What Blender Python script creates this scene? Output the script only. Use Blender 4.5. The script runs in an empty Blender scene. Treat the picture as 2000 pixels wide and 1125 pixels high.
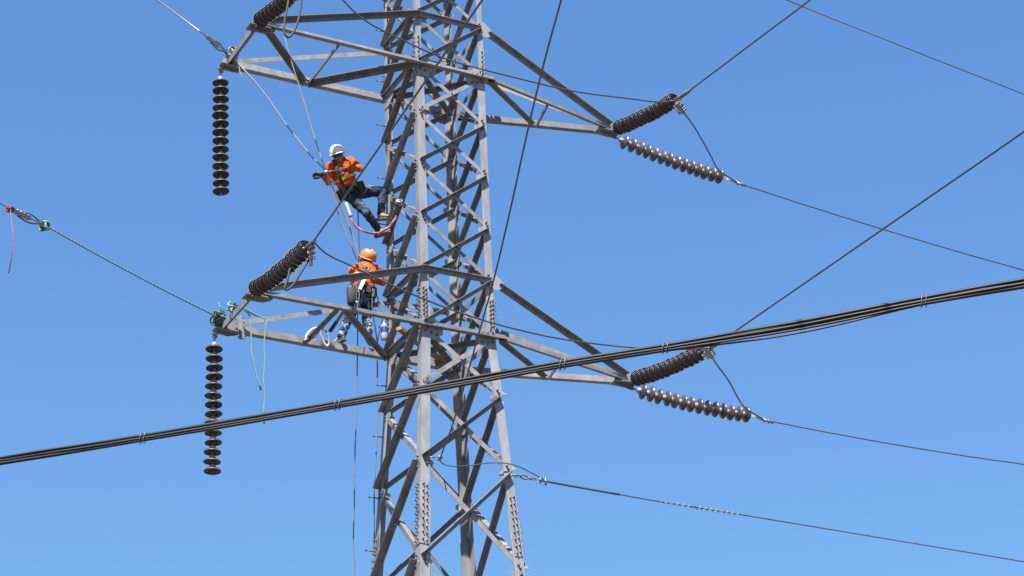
import bpy, bmesh, math, random
from mathutils import Vector, Matrix, noise
random.seed(7)
V = Vector
# ------------------------------------------------------------------ camera
ZO = 20.70                                   # height of the upper arm's bottom chord above the ground
CAM = V((-13.840, -27.891, -19.056 + ZO))
YAW, PIT, ROL, FPX = -0.4959369, 0.4610568, -0.0423061, 4472.16
fw = V((-math.sin(YAW)*math.cos(PIT), math.cos(YAW)*math.cos(PIT), math.sin(PIT)))
rt0 = V((math.cos(YAW), math.sin(YAW), 0)); up0 = rt0.cross(fw)
rt = math.cos(ROL)*rt0 + math.sin(ROL)*up0; up = -math.sin(ROL)*rt0 + math.cos(ROL)*up0
scn = bpy.context.scene
cd = bpy.data.cameras.new('camera'); cam = bpy.data.objects.new('camera', cd); scn.collection.objects.link(cam)
cd.sensor_width = 36; cd.lens = FPX*36/2000; cd.clip_start = .1; cd.clip_end = 6000
m = Matrix.Identity(4)
for i in range(3):
    m[i][0] = rt[i]; m[i][1] = up[i]; m[i][2] = -fw[i]; m[i][3] = CAM[i]
cam.matrix_world = m
scn.camera = cam
# ------------------------------------------------------------------ light
SUN = V((-.39, -.50, 1.0)).normalized()      # towards the sun
el = math.asin(SUN.z); az = math.atan2(SUN.x, SUN.y)
w = bpy.data.worlds.new('World'); scn.world = w; w.use_nodes = True
nt = w.node_tree; nt.nodes.clear()
sky = nt.nodes.new('ShaderNodeTexSky'); sky.sky_type = 'NISHITA'; sky.sun_disc = False
sky.sun_elevation = el; sky.sun_rotation = az
sky.air_density = 2.2; sky.dust_density = 0.0; sky.ozone_density = 10.0; sky.altitude = 100
bg = nt.nodes.new('ShaderNodeBackground'); bg.inputs[1].default_value = .0525
ow = nt.nodes.new('ShaderNodeOutputWorld')
tint = nt.nodes.new('ShaderNodeMixRGB'); tint.blend_type = 'MULTIPLY'; tint.inputs[0].default_value = 1; tint.inputs[2].default_value = (.615, .765, 1.0, 1)   # camera white balance
nt.links.new(sky.outputs[0], tint.inputs[1]); nt.links.new(tint.outputs[0], bg.inputs[0]); nt.links.new(bg.outputs[0], ow.inputs[0])
sd = bpy.data.lights.new('sun', 'SUN'); sd.energy = 5.0; sd.angle = math.radians(.5); sd.color = (1, .96, .90)
so = bpy.data.objects.new('sun', sd); scn.collection.objects.link(so)
so.rotation_euler = SUN.to_track_quat('Z', 'Y').to_euler(); so.location = (0, 0, 60)
scn.view_settings.view_transform = 'Standard'; scn.view_settings.look = 'None'
scn.view_settings.exposure = 1.69; scn.view_settings.gamma = 1.0

# ------------------------------------------------------------------ pixel <-> place helpers (photo pixels, 2000 x 1125)
def ray(x, y):
    return (fw + rt*((x-1000)/FPX) + up*((562.5-y)/FPX)).normalized()
def atY(x, y, Y): d = ray(x, y); return CAM + d*((Y-CAM.y)/d.y)
def atX(x, y, X): d = ray(x, y); return CAM + d*((X-CAM.x)/d.x)
def atZ(x, y, Z): d = ray(x, y); return CAM + d*((Z-CAM.z)/d.z)
def atD(x, y, D): d = ray(x, y); return CAM + d*(D/d.dot(fw))
def sph(x, y, P, R, near=True):
    d = ray(x, y); o = CAM-P; b = o.dot(d); q = max(b*b-(o.dot(o)-R*R), 0)**.5
    return CAM + d*(-b-q if near else -b+q)

# ------------------------------------------------------------------ materials
AL = .69
def material(name, c1, c2=None, rough=.6, metal=0., scale=8., bump=0., bscale=40., coat=0., dirt=None, stretch=(1,1,1), spec=.5, detail=6, lo=.35, hi=.65, vary=0):
    c1 = tuple(a*AL for a in c1); c2 = tuple(a*AL for a in (c2 or c1)) if c2 else c1; dirt = tuple(a*AL for a in dirt) if dirt else None
    mt = bpy.data.materials.new(name); mt.use_nodes = True
    n = mt.node_tree.nodes; l = mt.node_tree.links; b = n['Principled BSDF']
    b.inputs['Roughness'].default_value = rough; b.inputs['Metallic'].default_value = metal
    b.inputs['Coat Weight'].default_value = coat; b.inputs['Coat Roughness'].default_value = .08
    b.inputs['Specular IOR Level'].default_value = spec
    tc = n.new('ShaderNodeTexCoord'); mp = n.new('ShaderNodeMapping'); mp.inputs['Scale'].default_value = stretch
    l.new(tc.outputs['Object'], mp.inputs[0])
    oi = n.new('ShaderNodeObjectInfo'); vm = n.new('ShaderNodeVectorMath'); vm.operation = 'MULTIPLY_ADD'
    vm.inputs[1].default_value = (1,1,1); l.new(mp.outputs[0], vm.inputs[0])
    sc = n.new('ShaderNodeVectorMath'); sc.operation = 'SCALE'; sc.inputs[0].default_value = (13,7,29); l.new(oi.outputs['Random'], sc.inputs['Scale'])
    l.new(sc.outputs[0], vm.inputs[2])
    no = n.new('ShaderNodeTexNoise'); no.inputs['Scale'].default_value = scale; no.inputs['Detail'].default_value = detail; no.inputs['Roughness'].default_value = .65
    l.new(vm.outputs[0], no.inputs['Vector'])
    rp = n.new('ShaderNodeValToRGB'); c2 = c2 or c1
    rp.color_ramp.elements[0].position = lo; rp.color_ramp.elements[1].position = hi
    rp.color_ramp.elements[0].color = (*c1, 1); rp.color_ramp.elements[1].color = (*c2, 1)
    l.new(no.outputs['Fac'], rp.inputs[0]); out = rp.outputs[0]
    if dirt:
        n2 = n.new('ShaderNodeTexNoise'); n2.inputs['Scale'].default_value = scale*.31; n2.inputs['Detail'].default_value = 8; n2.inputs['Roughness'].default_value = .7
        l.new(vm.outputs[0], n2.inputs['Vector'])
        r2 = n.new('ShaderNodeValToRGB'); r2.color_ramp.elements[0].position = .52; r2.color_ramp.elements[1].position = .72
        r2.color_ramp.elements[0].color = (0,0,0,1); r2.color_ramp.elements[1].color = (.6,.6,.6,1)
        l.new(n2.outputs['Fac'], r2.inputs[0])
        mx = n.new('ShaderNodeMixRGB'); mx.inputs['Color2'].default_value = (*dirt, 1)
        l.new(r2.outputs[0], mx.inputs['Fac']); l.new(out, mx.inputs['Color1']); out = mx.outputs[0]
    if vary:
        mv = n.new('ShaderNodeMapRange'); mv.inputs['To Min'].default_value = 1-vary; mv.inputs['To Max'].default_value = 1+vary; l.new(oi.outputs['Random'], mv.inputs[0])
        hs_ = n.new('ShaderNodeHueSaturation'); l.new(mv.outputs[0], hs_.inputs['Value']); l.new(out, hs_.inputs['Color']); out = hs_.outputs[0]
    l.new(out, b.inputs['Base Color'])
    mr = n.new('ShaderNodeMapRange'); mr.inputs['To Min'].default_value = max(rough-.08, .02); mr.inputs['To Max'].default_value = min(rough+.1, 1)
    l.new(no.outputs['Fac'], mr.inputs[0]); l.new(mr.outputs[0], b.inputs['Roughness'])
    if bump:
        n3 = n.new('ShaderNodeTexNoise'); n3.inputs['Scale'].default_value = bscale; n3.inputs['Detail'].default_value = 4
        l.new(vm.outputs[0], n3.inputs['Vector'])
        bp = n.new('ShaderNodeBump'); bp.inputs['Strength'].default_value = bump; bp.inputs['Distance'].default_value = .02
        l.new(n3.outputs['Fac'], bp.inputs['Height']); l.new(bp.outputs[0], b.inputs['Normal'])
    return mt
M = {}
M['steel'] = material('galvanised_steel', (.225,.225,.245), (.315,.315,.335), .55, .1, 6, .08, 60, dirt=(.14,.125,.115), stretch=(1,1,.35), vary=.07)
M['brace'] = material('weathered_brace_steel', (.150,.148,.160), (.245,.243,.257), .6, .05, 7, .08, 60, dirt=(.105,.088,.082), vary=.20)
M['bolt'] = material('bolt_steel', (.075,.07,.07), (.13,.12,.12), .5, .4, 30)
M['fitting'] = material('fitting_metal', (.17,.165,.17), (.27,.26,.27), .42, .5, 20, .05, 80, dirt=(.10,.085,.08))
M['cap'] = material('insulator_cap', (.20,.195,.205), (.28,.27,.285), .66, .1, 25, dirt=(.14,.12,.115))
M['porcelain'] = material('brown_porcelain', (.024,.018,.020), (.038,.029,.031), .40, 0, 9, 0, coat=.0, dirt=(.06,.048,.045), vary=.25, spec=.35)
M['porcelain_pale'] = material('pale_brown_porcelain', (.048,.034,.033), (.074,.056,.055), .36, 0, 12, 0, coat=.10, dirt=(.050,.036,.034), vary=.18)  # lighter, greyer brown for the two strings sloping right
M['conductor'] = material('weathered_conductor', (.085,.078,.082), (.14,.13,.13), .5, .5, 40, .1, 300)
M['bright_wire'] = material('new_bare_conductor', (.27,.26,.265), (.36,.35,.36), .38, .5, 40, .1, 300)
M['black_cable'] = material('black_cable_jacket', (.009,.008,.010), (.016,.0145,.018), .55, 0, 2.5, 0, 30, spec=.3)
M['grey_cable'] = material('grey_cable_jacket', (.016,.0145,.018), (.028,.025,.030), .55, 0, 2.5, 0, 30, spec=.3)
M['lash'] = material('lashing_wire', (.14,.13,.135), (.21,.20,.20), .5, .4, 30)
M['rope_green'] = material('green_rope_light', (.13,.29,.26), (.22,.38,.345), .85, 0, 60, .3, 300)
M['rope_green_dark'] = material('green_rope_dark', (.05,.10,.095), (.08,.15,.14), .85, 0, 60, .3, 300)
M['rope_white'] = material('off_white_rope', (.30,.285,.29), (.42,.40,.40), .85, 0, 50, .3, 300)
M['rope_grey'] = material('grey_rope', (.12,.112,.125), (.20,.19,.205), .85, 0, 50, .3, 300)
M['red'] = material('red_webbing', (.27,.022,.055), (.36,.04,.085), .75, 0, 25, .2, 200)
M['red_dull'] = material('faded_red', (.16,.03,.045), (.22,.05,.065), .8, 0, 25, .2, 200)
M['pink'] = material('pink_fleck', (.48,.13,.19), (.55,.22,.26), .75, 0, 25, .2, 200)
M['orange'] = material('orange_shirt', (.60,.075,.008), (.70,.105,.012), .8, 0, 7, .9, 14, spec=.2)
M['lime'] = material('reflective_lime_tape', (.48,.56,.08), (.58,.62,.15), .5, 0, 20)
M['silver_tape'] = material('reflective_silver_tape', (.60,.60,.58), (.72,.72,.70), .4, 0, 20)
M['jeans'] = material('blue_denim', (.010,.017,.036), (.024,.040,.075), .85, 0, 9, 1.0, 16, dirt=(.10,.135,.19), spec=.2)
M['jeans_faded'] = material('splashed_navy_trousers', (.010,.016,.040), (.030,.045,.10), .85, 0, 9, 1.0, 16, dirt=(.30,.38,.50), spec=.2, lo=.4, hi=.6)
def splash(mt, col, scale, lo, hi):
    n = mt.node_tree.nodes; l = mt.node_tree.links; b = n['Principled BSDF']; src = b.inputs['Base Color'].links[0].from_socket
    tc = n.new('ShaderNodeTexCoord'); no = n.new('ShaderNodeTexNoise'); no.inputs['Scale'].default_value = scale; no.inputs['Detail'].default_value = 3; no.inputs['Distortion'].default_value = 1.6
    l.new(tc.outputs['Object'], no.inputs['Vector'])
    mr = n.new('ShaderNodeMapRange'); mr.inputs['From Min'].default_value = lo; mr.inputs['From Max'].default_value = hi; l.new(no.outputs['Fac'], mr.inputs[0])
    mx = n.new('ShaderNodeMixRGB'); mx.inputs['Color2'].default_value = (*col, 1); l.new(mr.outputs[0], mx.inputs['Fac']); l.new(src, mx.inputs['Color1']); l.new(mx.outputs[0], b.inputs['Base Color'])
splash(M['jeans_faded'], (.20,.255,.33), 13, .53, .58)
splash(M['jeans'], (.055,.08,.115), 7, .52, .68)
M['black'] = material('black_webbing', (.012,.012,.014), (.03,.03,.033), .7, 0, 20, .2, 90)
M['glove'] = material('black_glove', (.012,.012,.014), (.028,.027,.03), .65, 0, 20, .4, 60)
M['glove_grey'] = material('grey_glove_trim', (.30,.30,.31), (.42,.42,.43), .7, 0, 20, .2, 60)
M['boot'] = material('tan_leather', (.25,.14,.075), (.34,.21,.12), .7, 0, 14, .3, 50, dirt=(.15,.09,.055))
M['boot_pale'] = material('pale_suede', (.30,.265,.215), (.40,.36,.30), .8, 0, 14, .3, 50, dirt=(.30,.26,.22))
M['sole'] = material('boot_sole', (.09,.06,.045), (.16,.11,.08), .8, 0, 14)
M['skin'] = material('skin', (.26,.135,.085), (.32,.175,.115), .5, 0, 12, .1, 80)
M['hair'] = material('dark_hair', (.012,.010,.009), (.03,.025,.022), .6, 0, 40, .5, 120)
M['glasses'] = material('dark_glasses', (.008,.008,.01), (.01,.01,.012), .1, 0, 10)
M['hat_white'] = material('white_hard_hat', (.80,.80,.80), (.88,.88,.88), .3, 0, 6, coat=.3)
M['hat_orange'] = material('orange_hard_hat', (.62,.20,.065), (.70,.25,.085), .34, 0, 6, coat=.2, dirt=(.48,.16,.065))
M['bandana'] = material('maroon_scarf', (.20,.012,.05), (.30,.03,.08), .85, 0, 20, .5, 50)
M['wood'] = material('sawn_timber', (.30,.15,.055), (.40,.22,.085), .75, 0, 4, .2, 40, stretch=(1,6,6))
M['pouch'] = material('dark_canvas', (.010,.012,.013), (.020,.023,.024), .8, 0, 20, .5, 120)
M['plastic'] = material('clear_plastic', (.22,.27,.34), (.32,.37,.45), .15, 0, 10)
M['blue_label'] = material('blue_label', (.02,.04,.22), (.03,.06,.30), .4, 0, 10)
M['white_paint'] = material('white_paint', (.50,.50,.52), (.60,.60,.62), .45, 0, 10, dirt=(.32,.32,.33))
M['concrete'] = material('concrete', (.30,.29,.27), (.40,.39,.36), .85, 0, 6, .4, 40)
M['ground'] = material('dry_ground', (.115,.092,.072), (.165,.138,.110), .95, 0, .35, .5, 3, dirt=(.075,.080,.045))

def painted_rim_sheen(mt, col, r0, r1):  # lighter ring mixed in by radius, imitating the rim's sky and ground reflections
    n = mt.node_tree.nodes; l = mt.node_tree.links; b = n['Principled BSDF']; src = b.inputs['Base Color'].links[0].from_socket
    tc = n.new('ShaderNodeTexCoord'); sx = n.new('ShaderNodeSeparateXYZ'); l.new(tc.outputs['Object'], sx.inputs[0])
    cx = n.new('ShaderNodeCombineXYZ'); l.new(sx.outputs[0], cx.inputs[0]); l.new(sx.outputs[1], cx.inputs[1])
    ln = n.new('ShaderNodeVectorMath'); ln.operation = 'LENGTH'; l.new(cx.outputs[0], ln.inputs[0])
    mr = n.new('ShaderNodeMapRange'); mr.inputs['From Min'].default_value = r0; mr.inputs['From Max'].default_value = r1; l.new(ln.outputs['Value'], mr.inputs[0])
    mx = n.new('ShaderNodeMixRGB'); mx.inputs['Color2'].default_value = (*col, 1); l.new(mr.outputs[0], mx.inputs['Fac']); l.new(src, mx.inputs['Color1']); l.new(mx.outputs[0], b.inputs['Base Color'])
painted_rim_sheen(M['porcelain'], (.105,.085,.083), .1215, .1265)
# ------------------------------------------------------------------ object helpers
COL = scn.collection
def wloc(p):
    t = V((0,0,0))
    while p is not None: t += p.location; p = p.parent
    return t
def tag(o, label=None, cat=None, group=None, kind=None):
    if label: o['label'] = label
    if cat: o['category'] = cat
    if group: o['group'] = group
    if kind: o['kind'] = kind
    return o
def empty(name, loc=(0,0,0), parent=None):
    o = bpy.data.objects.new(name, None); COL.objects.link(o); o.empty_display_size = .1
    o.parent = parent; o.location = V(loc) - (wloc(parent) if parent else V((0,0,0)))
    return o
class MB:
    """collects shapes in world coordinates"""
    def __init__(s): s.v = []; s.f = []; s.sm = []
    def add(s, vs, fs, smooth=False):
        b = len(s.v); s.v += [V(a) for a in vs]; s.f += [tuple(b+i for i in f) for f in fs]; s.sm += [smooth]*len(fs); return s
    def box(s, c, sx, sy, sz, R=None):
        c = V(c); vs = [V((x*sx/2, y*sy/2, z*sz/2)) for x in (-1,1) for y in (-1,1) for z in (-1,1)]
        if R: vs = [R @ a for a in vs]
        return s.add([a+c for a in vs], [(0,1,3,2),(4,6,7,5),(0,4,5,1),(2,3,7,6),(0,2,6,4),(1,5,7,3)])
    def prism(s, prof, p0, p1, u, v):
        """extrude a closed profile [(a,b)] in directions u,v from p0 to p1"""
        n = len(prof); vs = [V(p0)+u*a+v*b for a,b in prof]+[V(p1)+u*a+v*b for a,b in prof]
        fs = [(i,(i+1)%n,n+(i+1)%n,n+i) for i in range(n)]+[tuple(range(n-1,-1,-1)), tuple(range(n,2*n))]
        return s.add(vs, fs)
    def tube(s, pts, r, sides=8, closed=False, caps=True):
        pts = [V(p) for p in pts]; n = len(pts); rr = r if isinstance(r, (list,tuple)) else [r]*n
        vs = []; fs = []; t0 = (pts[1]-pts[0]).normalized()
        nrm = t0.orthogonal().normalized()
        for i in range(n):
            if closed: t = pts[(i+1)%n]-pts[i-1]
            else: t = pts[min(i+1,n-1)]-pts[max(i-1,0)]
            t.normalize(); nrm = (nrm - t*nrm.dot(t)).normalized(); b = t.cross(nrm)
            for k in range(sides):
                a = 2*math.pi*k/sides; vs.append(pts[i]+(nrm*math.cos(a)+b*math.sin(a))*rr[i])
        m_ = n if closed else n-1
        for i in range(m_):
            for k in range(sides):
                j = (i+1)%n; fs.append((i*sides+k, i*sides+(k+1)%sides, j*sides+(k+1)%sides, j*sides+k))
        b0 = len(s.v); s.add(vs, fs, True)
        if caps and not closed:
            s.f += [tuple(b0+k for k in range(sides-1,-1,-1)), tuple(b0+(n-1)*sides+k for k in range(sides))]; s.sm += [False,False]
        return s
    def lathe(s, prof, p0, ax, seg=16):
        """profile [(radius, along)] turned about the axis"""
        ax = V(ax).normalized(); a = ax.orthogonal().normalized(); b = ax.cross(a); vs = []; fs = []; n = len(prof)
        for r, h in prof:
            for k in range(seg):
                t = 2*math.pi*k/seg; vs.append(V(p0)+ax*h+(a*math.cos(t)+b*math.sin(t))*r)
        for i in range(n-1):
            for k in range(seg): fs.append((i*seg+k, i*seg+(k+1)%seg, (i+1)*seg+(k+1)%seg, (i+1)*seg+k))
        return s.add(vs, fs, True)
    def ell(s, c, ax, seg=14, rings=9):
        """ellipsoid with three axis vectors"""
        c = V(c); vs = []; fs = []
        for i in range(rings+1):
            th = math.pi*i/rings
            for k in range(seg):
                ph = 2*math.pi*k/seg; vs.append(c+V(ax[0])*(math.sin(th)*math.cos(ph))+V(ax[1])*(math.sin(th)*math.sin(ph))+V(ax[2])*math.cos(th))
        for i in range(rings):
            for k in range(seg): fs.append((i*seg+k, (i+1)*seg+k, (i+1)*seg+(k+1)%seg, i*seg+(k+1)%seg))
        return s.add(vs, fs, True)
    def cap(s, p0, r0, p1, r1, seg=12):
        """tapered capsule"""
        p0, p1 = V(p0), V(p1); d = (p1-p0); L = max(d.length, 1e-4); prof = []
        for i in range(5): a = -math.pi/2+math.pi/2*i/4; prof.append((max(r0*math.cos(a),1e-4), r0*math.sin(a)))
        for i in range(5): a = math.pi/2*i/4; prof.append((max(r1*math.cos(a),1e-4), L+r1*math.sin(a)))
        return s.lathe(prof, p0, d, seg)
    def plate(s, c, u, v, pts, t):
        u = V(u).normalized(); v = V(v); v = (v-u*v.dot(u)).normalized(); nn = u.cross(v); c = V(c)
        n = len(pts); vs = [c+u*a+v*b-nn*t/2 for a,b in pts]+[c+u*a+v*b+nn*t/2 for a,b in pts]
        return s.add(vs, [(i,(i+1)%n,n+(i+1)%n,n+i) for i in range(n)]+[tuple(range(n-1,-1,-1)), tuple(range(n,2*n))])
    def mesh(s, name, off=V((0,0,0))):
        me = bpy.data.meshes.new(name); me.from_pydata([a-off for a in s.v], [], s.f)
        me.polygons.foreach_set('use_smooth', s.sm); bm = bmesh.new(); bm.from_mesh(me)
        bmesh.ops.recalc_face_normals(bm, faces=bm.faces); bm.to_mesh(me); bm.free(); me.update(); return me
    def build(s, name, mat, parent=None, at=None):
        loc = V(at) if at is not None else (wloc(parent) if parent else (s.v[0].copy()))
        me = s.mesh(name, loc); me.materials.append(M[mat] if isinstance(mat, str) else mat)
        o = bpy.data.objects.new(name, me); COL.objects.link(o); o.parent = parent
        o.location = loc - (wloc(parent) if parent else V((0,0,0)))
        return o
def angle(mb, p0, p1, a, t, u, v, a2=None):
    """rolled steel angle, heel along p0-p1, flanges towards u and v"""
    p0, p1 = V(p0), V(p1); d = (p1-p0).normalized(); u = V(u); v = V(v)
    u = (u-d*u.dot(d)).normalized(); v = (v-d*v.dot(d)).normalized(); a2 = a2 or a
    return mb.prism([(0,0),(a,0),(a,t),(t,t),(t,a2),(0,a2)], p0, p1, u, v)
def bolt(mb, p, d, r=.013, L=.032):
    mb.lathe([(1e-4,L),(r,L),(r,L*.3),(r*1.5,L*.3),(r*1.5,-.004)], p, d, 6)
def spline(pts, n=8):
    pts = [V(p) for p in pts]; P = [pts[0]*2-pts[1]]+pts+[pts[-1]*2-pts[-2]]; out = []
    for i in range(1, len(P)-2):
        a,b,c,d = P[i-1:i+3]
        for k in range(n):
            t = k/n; out.append(.5*((2*b)+(c-a)*t+(2*a-5*b+4*c-d)*t*t+(3*b-a-3*c+d)*t**3))
    out.append(pts[-1]); return out
def sagline(a, b, sag, n=24):
    a, b = V(a), V(b); return [a.lerp(b, i/n)-V((0,0,sag*4*(i/n)*(1-i/n))) for i in range(n+1)]
def twisted(pts, r, pitch, strands=3):
    """points of helical strands about a path"""
    res = [[] for _ in range(strands)]; s = 0; nrm = None; prev = None
    fine = []
    for i in range(len(pts)-1):
        k = max(1, int((pts[i+1]-pts[i]).length/(pitch/7)))
        fine += [pts[i].lerp(pts[i+1], j/k) for j in range(k)]
    fine.append(pts[-1])
    for i, p in enumerate(fine):
        t = (fine[min(i+1,len(fine)-1)]-fine[max(i-1,0)]).normalized()
        if nrm is None: nrm = t.orthogonal().normalized()
        nrm = (nrm-t*nrm.dot(t)).normalized(); b = t.cross(nrm)
        if prev is not None: s += (p-prev).length
        prev = p
        for q in range(strands):
            a = 2*math.pi*(s/pitch+q/strands); res[q].append(p+(nrm*math.cos(a)+b*math.sin(a))*r)
    return res

# ------------------------------------------------------------------ ground
mb = MB(); G = 24; vs = []; fs = []
rad = [0,6,14,26,45,80,140,260,520,1100,2600]
for i, r in enumerate(rad):
    for k in range(32):
        a = 2*math.pi*k/32; x, y = r*math.cos(a), r*math.sin(a)
        vs.append(V((x, y, 0 if r < 60 else noise.noise(V((x*.01,y*.01,0)))*1.2)))
for i in range(len(rad)-1):
    for k in range(32): fs.append((i*32+k, (i+1)*32+k, (i+1)*32+(k+1)%32, i*32+(k+1)%32))
mb.add(vs, fs); tag(mb.build('ground', 'ground', at=(0,0,0)), kind='structure')

# ------------------------------------------------------------------ tower
LV = {-9:9.1,-8:7.2,-7:6.32,-6:5.42,-5:4.52,-4:3.61,-3:2.71,-2:1.806,-1:.903,0:0,1:-.888,2:-1.786,3:-2.697,4:-3.596,5:-4.520,6:-5.510,7:-6.720,8:-8.250,9:-10.2,10:-12.7,11:-15.9,12:-20.5}
Z5 = LV[5]; W0 = .5926
def hw(z):
    if z > 5.5: return (W0-.0026*5.5)*max(0.05, 1-(z-5.5)/3.9)
    return W0-.0026*z if z >= Z5 else W0-.0026*Z5+.0576*(Z5-z)
SG = {'B':(-1,-1),'C':(1,-1),'A':(-1,1),'D':(1,1)}
def heel(leg, z):
    h = hw(z); return V((SG[leg][0]*h, SG[leg][1]*h, z+ZO))
tower = empty('transmission_tower', (0,0,0))
tag(tower, 'tall grey galvanised steel lattice transmission tower with cross arms', 'tower')
def leg_size(z): return .09 if z > .05 else .127 if z > Z5+.3 else .142 if z > -7.3 else .158
legs = {}
for nm in 'ABCD':
    sx, sy = SG[nm]; u = V((-sx,0,0)); v = V((0,-sy,0)); mb = MB()
    cuts = [7.2, 5.5, .05, Z5+.3, Z5, -7.3, -20.7]
    for a, b in zip(cuts, cuts[1:]):
        s = leg_size((a+b)/2); p, q = heel(nm, a), heel(nm, b); d = (q-p).normalized()
        angle(mb, p-d*.0, q+d*(.0), s, .013, u, v)
    legs[nm] = mb.build('leg', 'steel', tower)
    # splice plates: inside cover angle plus outer rows of bolts
    bo = MB()
    for zc, ln, rows in ((.30,.44,5), (Z5+.36,.50,7), (-7.55,.95,9), (-12,.9,9)):
        if nm == 'A' and zc == -7.55: zc = -7.9
        if nm == 'D' and zc == -7.55: zc = -8.5
        p, q = heel(nm, zc+ln/2), heel(nm, zc-ln/2); s = leg_size(zc)-.012; o = V((sx,sy,0))*.0105
        sp = MB(); angle(sp, p+o, q+o, s, .0095, u, v); sp.build('splice_plate', 'steel', legs[nm])
        for k in range(rows):
            c = p.lerp(q, (k+.5)/rows)
            for off in ((.33,.72) if s > .1 else (.55,)):
                jz = V((0,0,(.012 if off == .33 else -.012)))
                bolt(bo, c+o+u*s*off+jz, -v, .011, .034); bolt(bo, c+o+v*s*off+jz, -u, .011, .034)
    for k in range(-6, 12):
        z = LV[k]; c = heel(nm, z); s = leg_size(z-.05)
        for dz in (-.07,-.02,.04,.09):
            bolt(bo, c+V((0,0,dz))+u*s*(.62 if dz*100 % 2 else .45), -v); bolt(bo, c+V((0,0,dz-.03))+v*s*.6, -u)
    tag(bo.build('bolts', 'bolt', legs[nm]), kind='stuff')
# step bolts on the left-hand leg
for k in range(24):
    z = 2.03-k*.885+(.07 if k % 2 else 0)
    if z < -18: break
    c = heel('A', z)+V((0,-.05,0)); mb = MB(); mb.tube([c+V((.02,0,0)), c+V((-.15,0,.0))], .009, 6); mb.tube([c+V((-.15,0,0)), c+V((-.163,0,0))], .017, 6)
    mb.build('step_bolt', 'bolt', legs['A'])
FACE = {'BC':V((0,-1,0)),'AB':V((-1,0,0)),'CD':V((1,0,0)),'AD':V((0,1,0))}
def brace(l1, z1, l2, z2, face, mode, size=.066, t=.007):
    """mode: out = bolted outside with its top flange pointing out; in = inside face; flat = outside, flange turned in"""
    n = FACE[face]; p, q = heel(l1, z1), heel(l2, z2); d = (q-p).normalized()
    dn = V((0,0,-1)); dn = (dn-d*dn.dot(d)).normalized()
    inset = .035/max(.2, abs(d.dot(V((d.x,d.y,0)).normalized())))
    p = p+d*inset; q = q-d*inset; mb = MB()
    if mode == 'out':   angle(mb, p+n*.002-dn*size*.42, q+n*.002-dn*size*.42, size*.84, t, dn, n, size*1.22)
    elif mode == 'in':  angle(mb, p-n*.016-dn*size*.5, q-n*.016-dn*size*.5, size, t, dn, -n)
    elif mode == 'in2': angle(mb, p-n*.016+dn*size*.5, q-n*.016+dn*size*.5, size, t, -dn, -n)
    elif mode == 'flat':angle(mb, p+n*.010+dn*size*.5, q+n*.010+dn*size*.5, size, t, -dn, n, .018)
    return mb.build('brace', 'brace', tower)
lv = sorted(LV)[2:]
bolts = MB()
for k in range(-7, 12):
    za, zb = LV[k], LV[k+1]; big = .066 if k < 5 else .074 if k < 8 else .09
    under = k in (0, 5, -5)
    brace('B', zb, 'C', za, 'BC', 'flat' if under else 'out', big); brace('B', za, 'C', zb, 'BC', 'in', big)
    brace('B', za, 'A', zb, 'AB', 'out', big+.006); brace('A', za, 'B', zb, 'AB', 'in', big)
    brace('C', za, 'D', zb, 'CD', 'in', big+.006); brace('D', za, 'C', zb, 'CD', 'out', big)
    brace('A', zb, 'D', za, 'AD', 'in', big); brace('A', za, 'D', zb, 'AD', 'out', big)
    for (a, b) in (('B','C'),('A','B')):
        c = (heel(a,za)+heel(b,zb)+heel(a,zb)+heel(b,za))/4; n = FACE[a+b]; bolt(bolts, c+n*.008, n)
for k in (-5, -6, -1, 0, 4, 5):
    z = LV[k]; sz = .085
    for a, b, f in (('B','C','BC'),('A','B','AB'),('C','D','CD'),('A','D','AD')):
        if k in (0,5,-5) and f in ('BC','AD'): continue
        n = FACE[f]; p, q = heel(a,z), heel(b,z); d = (q-p).normalized(); mb = MB()
        p += d*.03; q -= d*.03
        angle(mb, p+n*.012+V((0,0,.03)), q+n*.012+V((0,0,.03)), sz, .008, V((0,0,-1)), n, .05); mb.build('horizontal_strut', 'brace', tower)
    if k in (0,5,-5):
        for a, b, dz in (('A','C',-.02),('B','D',-.10)):
            p, q = heel(a,z), heel(b,z); d = (q-p).normalized(); mb = MB(); o = V((0,0,dz))
            angle(mb, p+d*.1+o, q-d*.1+o, .07, .007, d.cross(V((0,0,1))), V((0,0,-1))); mb.build('plan_brace', 'brace', tower)
def gusset(nm, z, n, w_, h_, off=.006, dz=0, inward=0.06):
    """flat joint plate on face n beside leg nm"""
    c = heel(nm, z); u = V((-SG[nm][0],0,0)) if abs(n.y) else V((0,-SG[nm][1],0)); mb = MB()
    pts = [(0,h_*.5),(w_*.55,h_*.5),(w_,h_*.12),(w_,-h_*.22),(w_*.6,-h_*.5),(0,-h_*.5)]
    mb.plate(c+n*off+u*inward*.1+V((0,0,dz)), u, V((0,0,1)), pts, .008); return mb.build('gusset_plate', 'steel', tower)
for k in range(-6, 9):
    z = LV[k]; arm = k in (0,5,-5)
    for nm, n in (('B',FACE['BC']),('C',FACE['BC']),('A',FACE['AB']),('B',FACE['AB']),('D',FACE['CD']),('C',FACE['CD']),('A',FACE['AD']),('D',FACE['AD'])):
        if arm: gusset(nm, z, n, .33, .36, .0065, -.05)
        else: gusset(nm, z, n, .20, .16, -.0175, -.04)
    if arm:
        for nm in 'BC':
            for i in range(3):
                for j in range(2):
                    bolt(bolts, heel(nm,z)+V((-SG[nm][0]*(.05+.09*i), -.012, .05-.16*j-.02*i)), FACE['BC'])
tag(bolts.build('bolts', 'bolt', tower), kind='stuff')
for nm in 'ABCD':
    c = heel(nm, -20.5); mb = MB(); mb.lathe([(.001,.45),(.26,.45),(.30,.41),(.34,-.3)], V((c.x,c.y,0)), (0,0,1), 20); mb.build('footing', 'concrete', tower)
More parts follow.
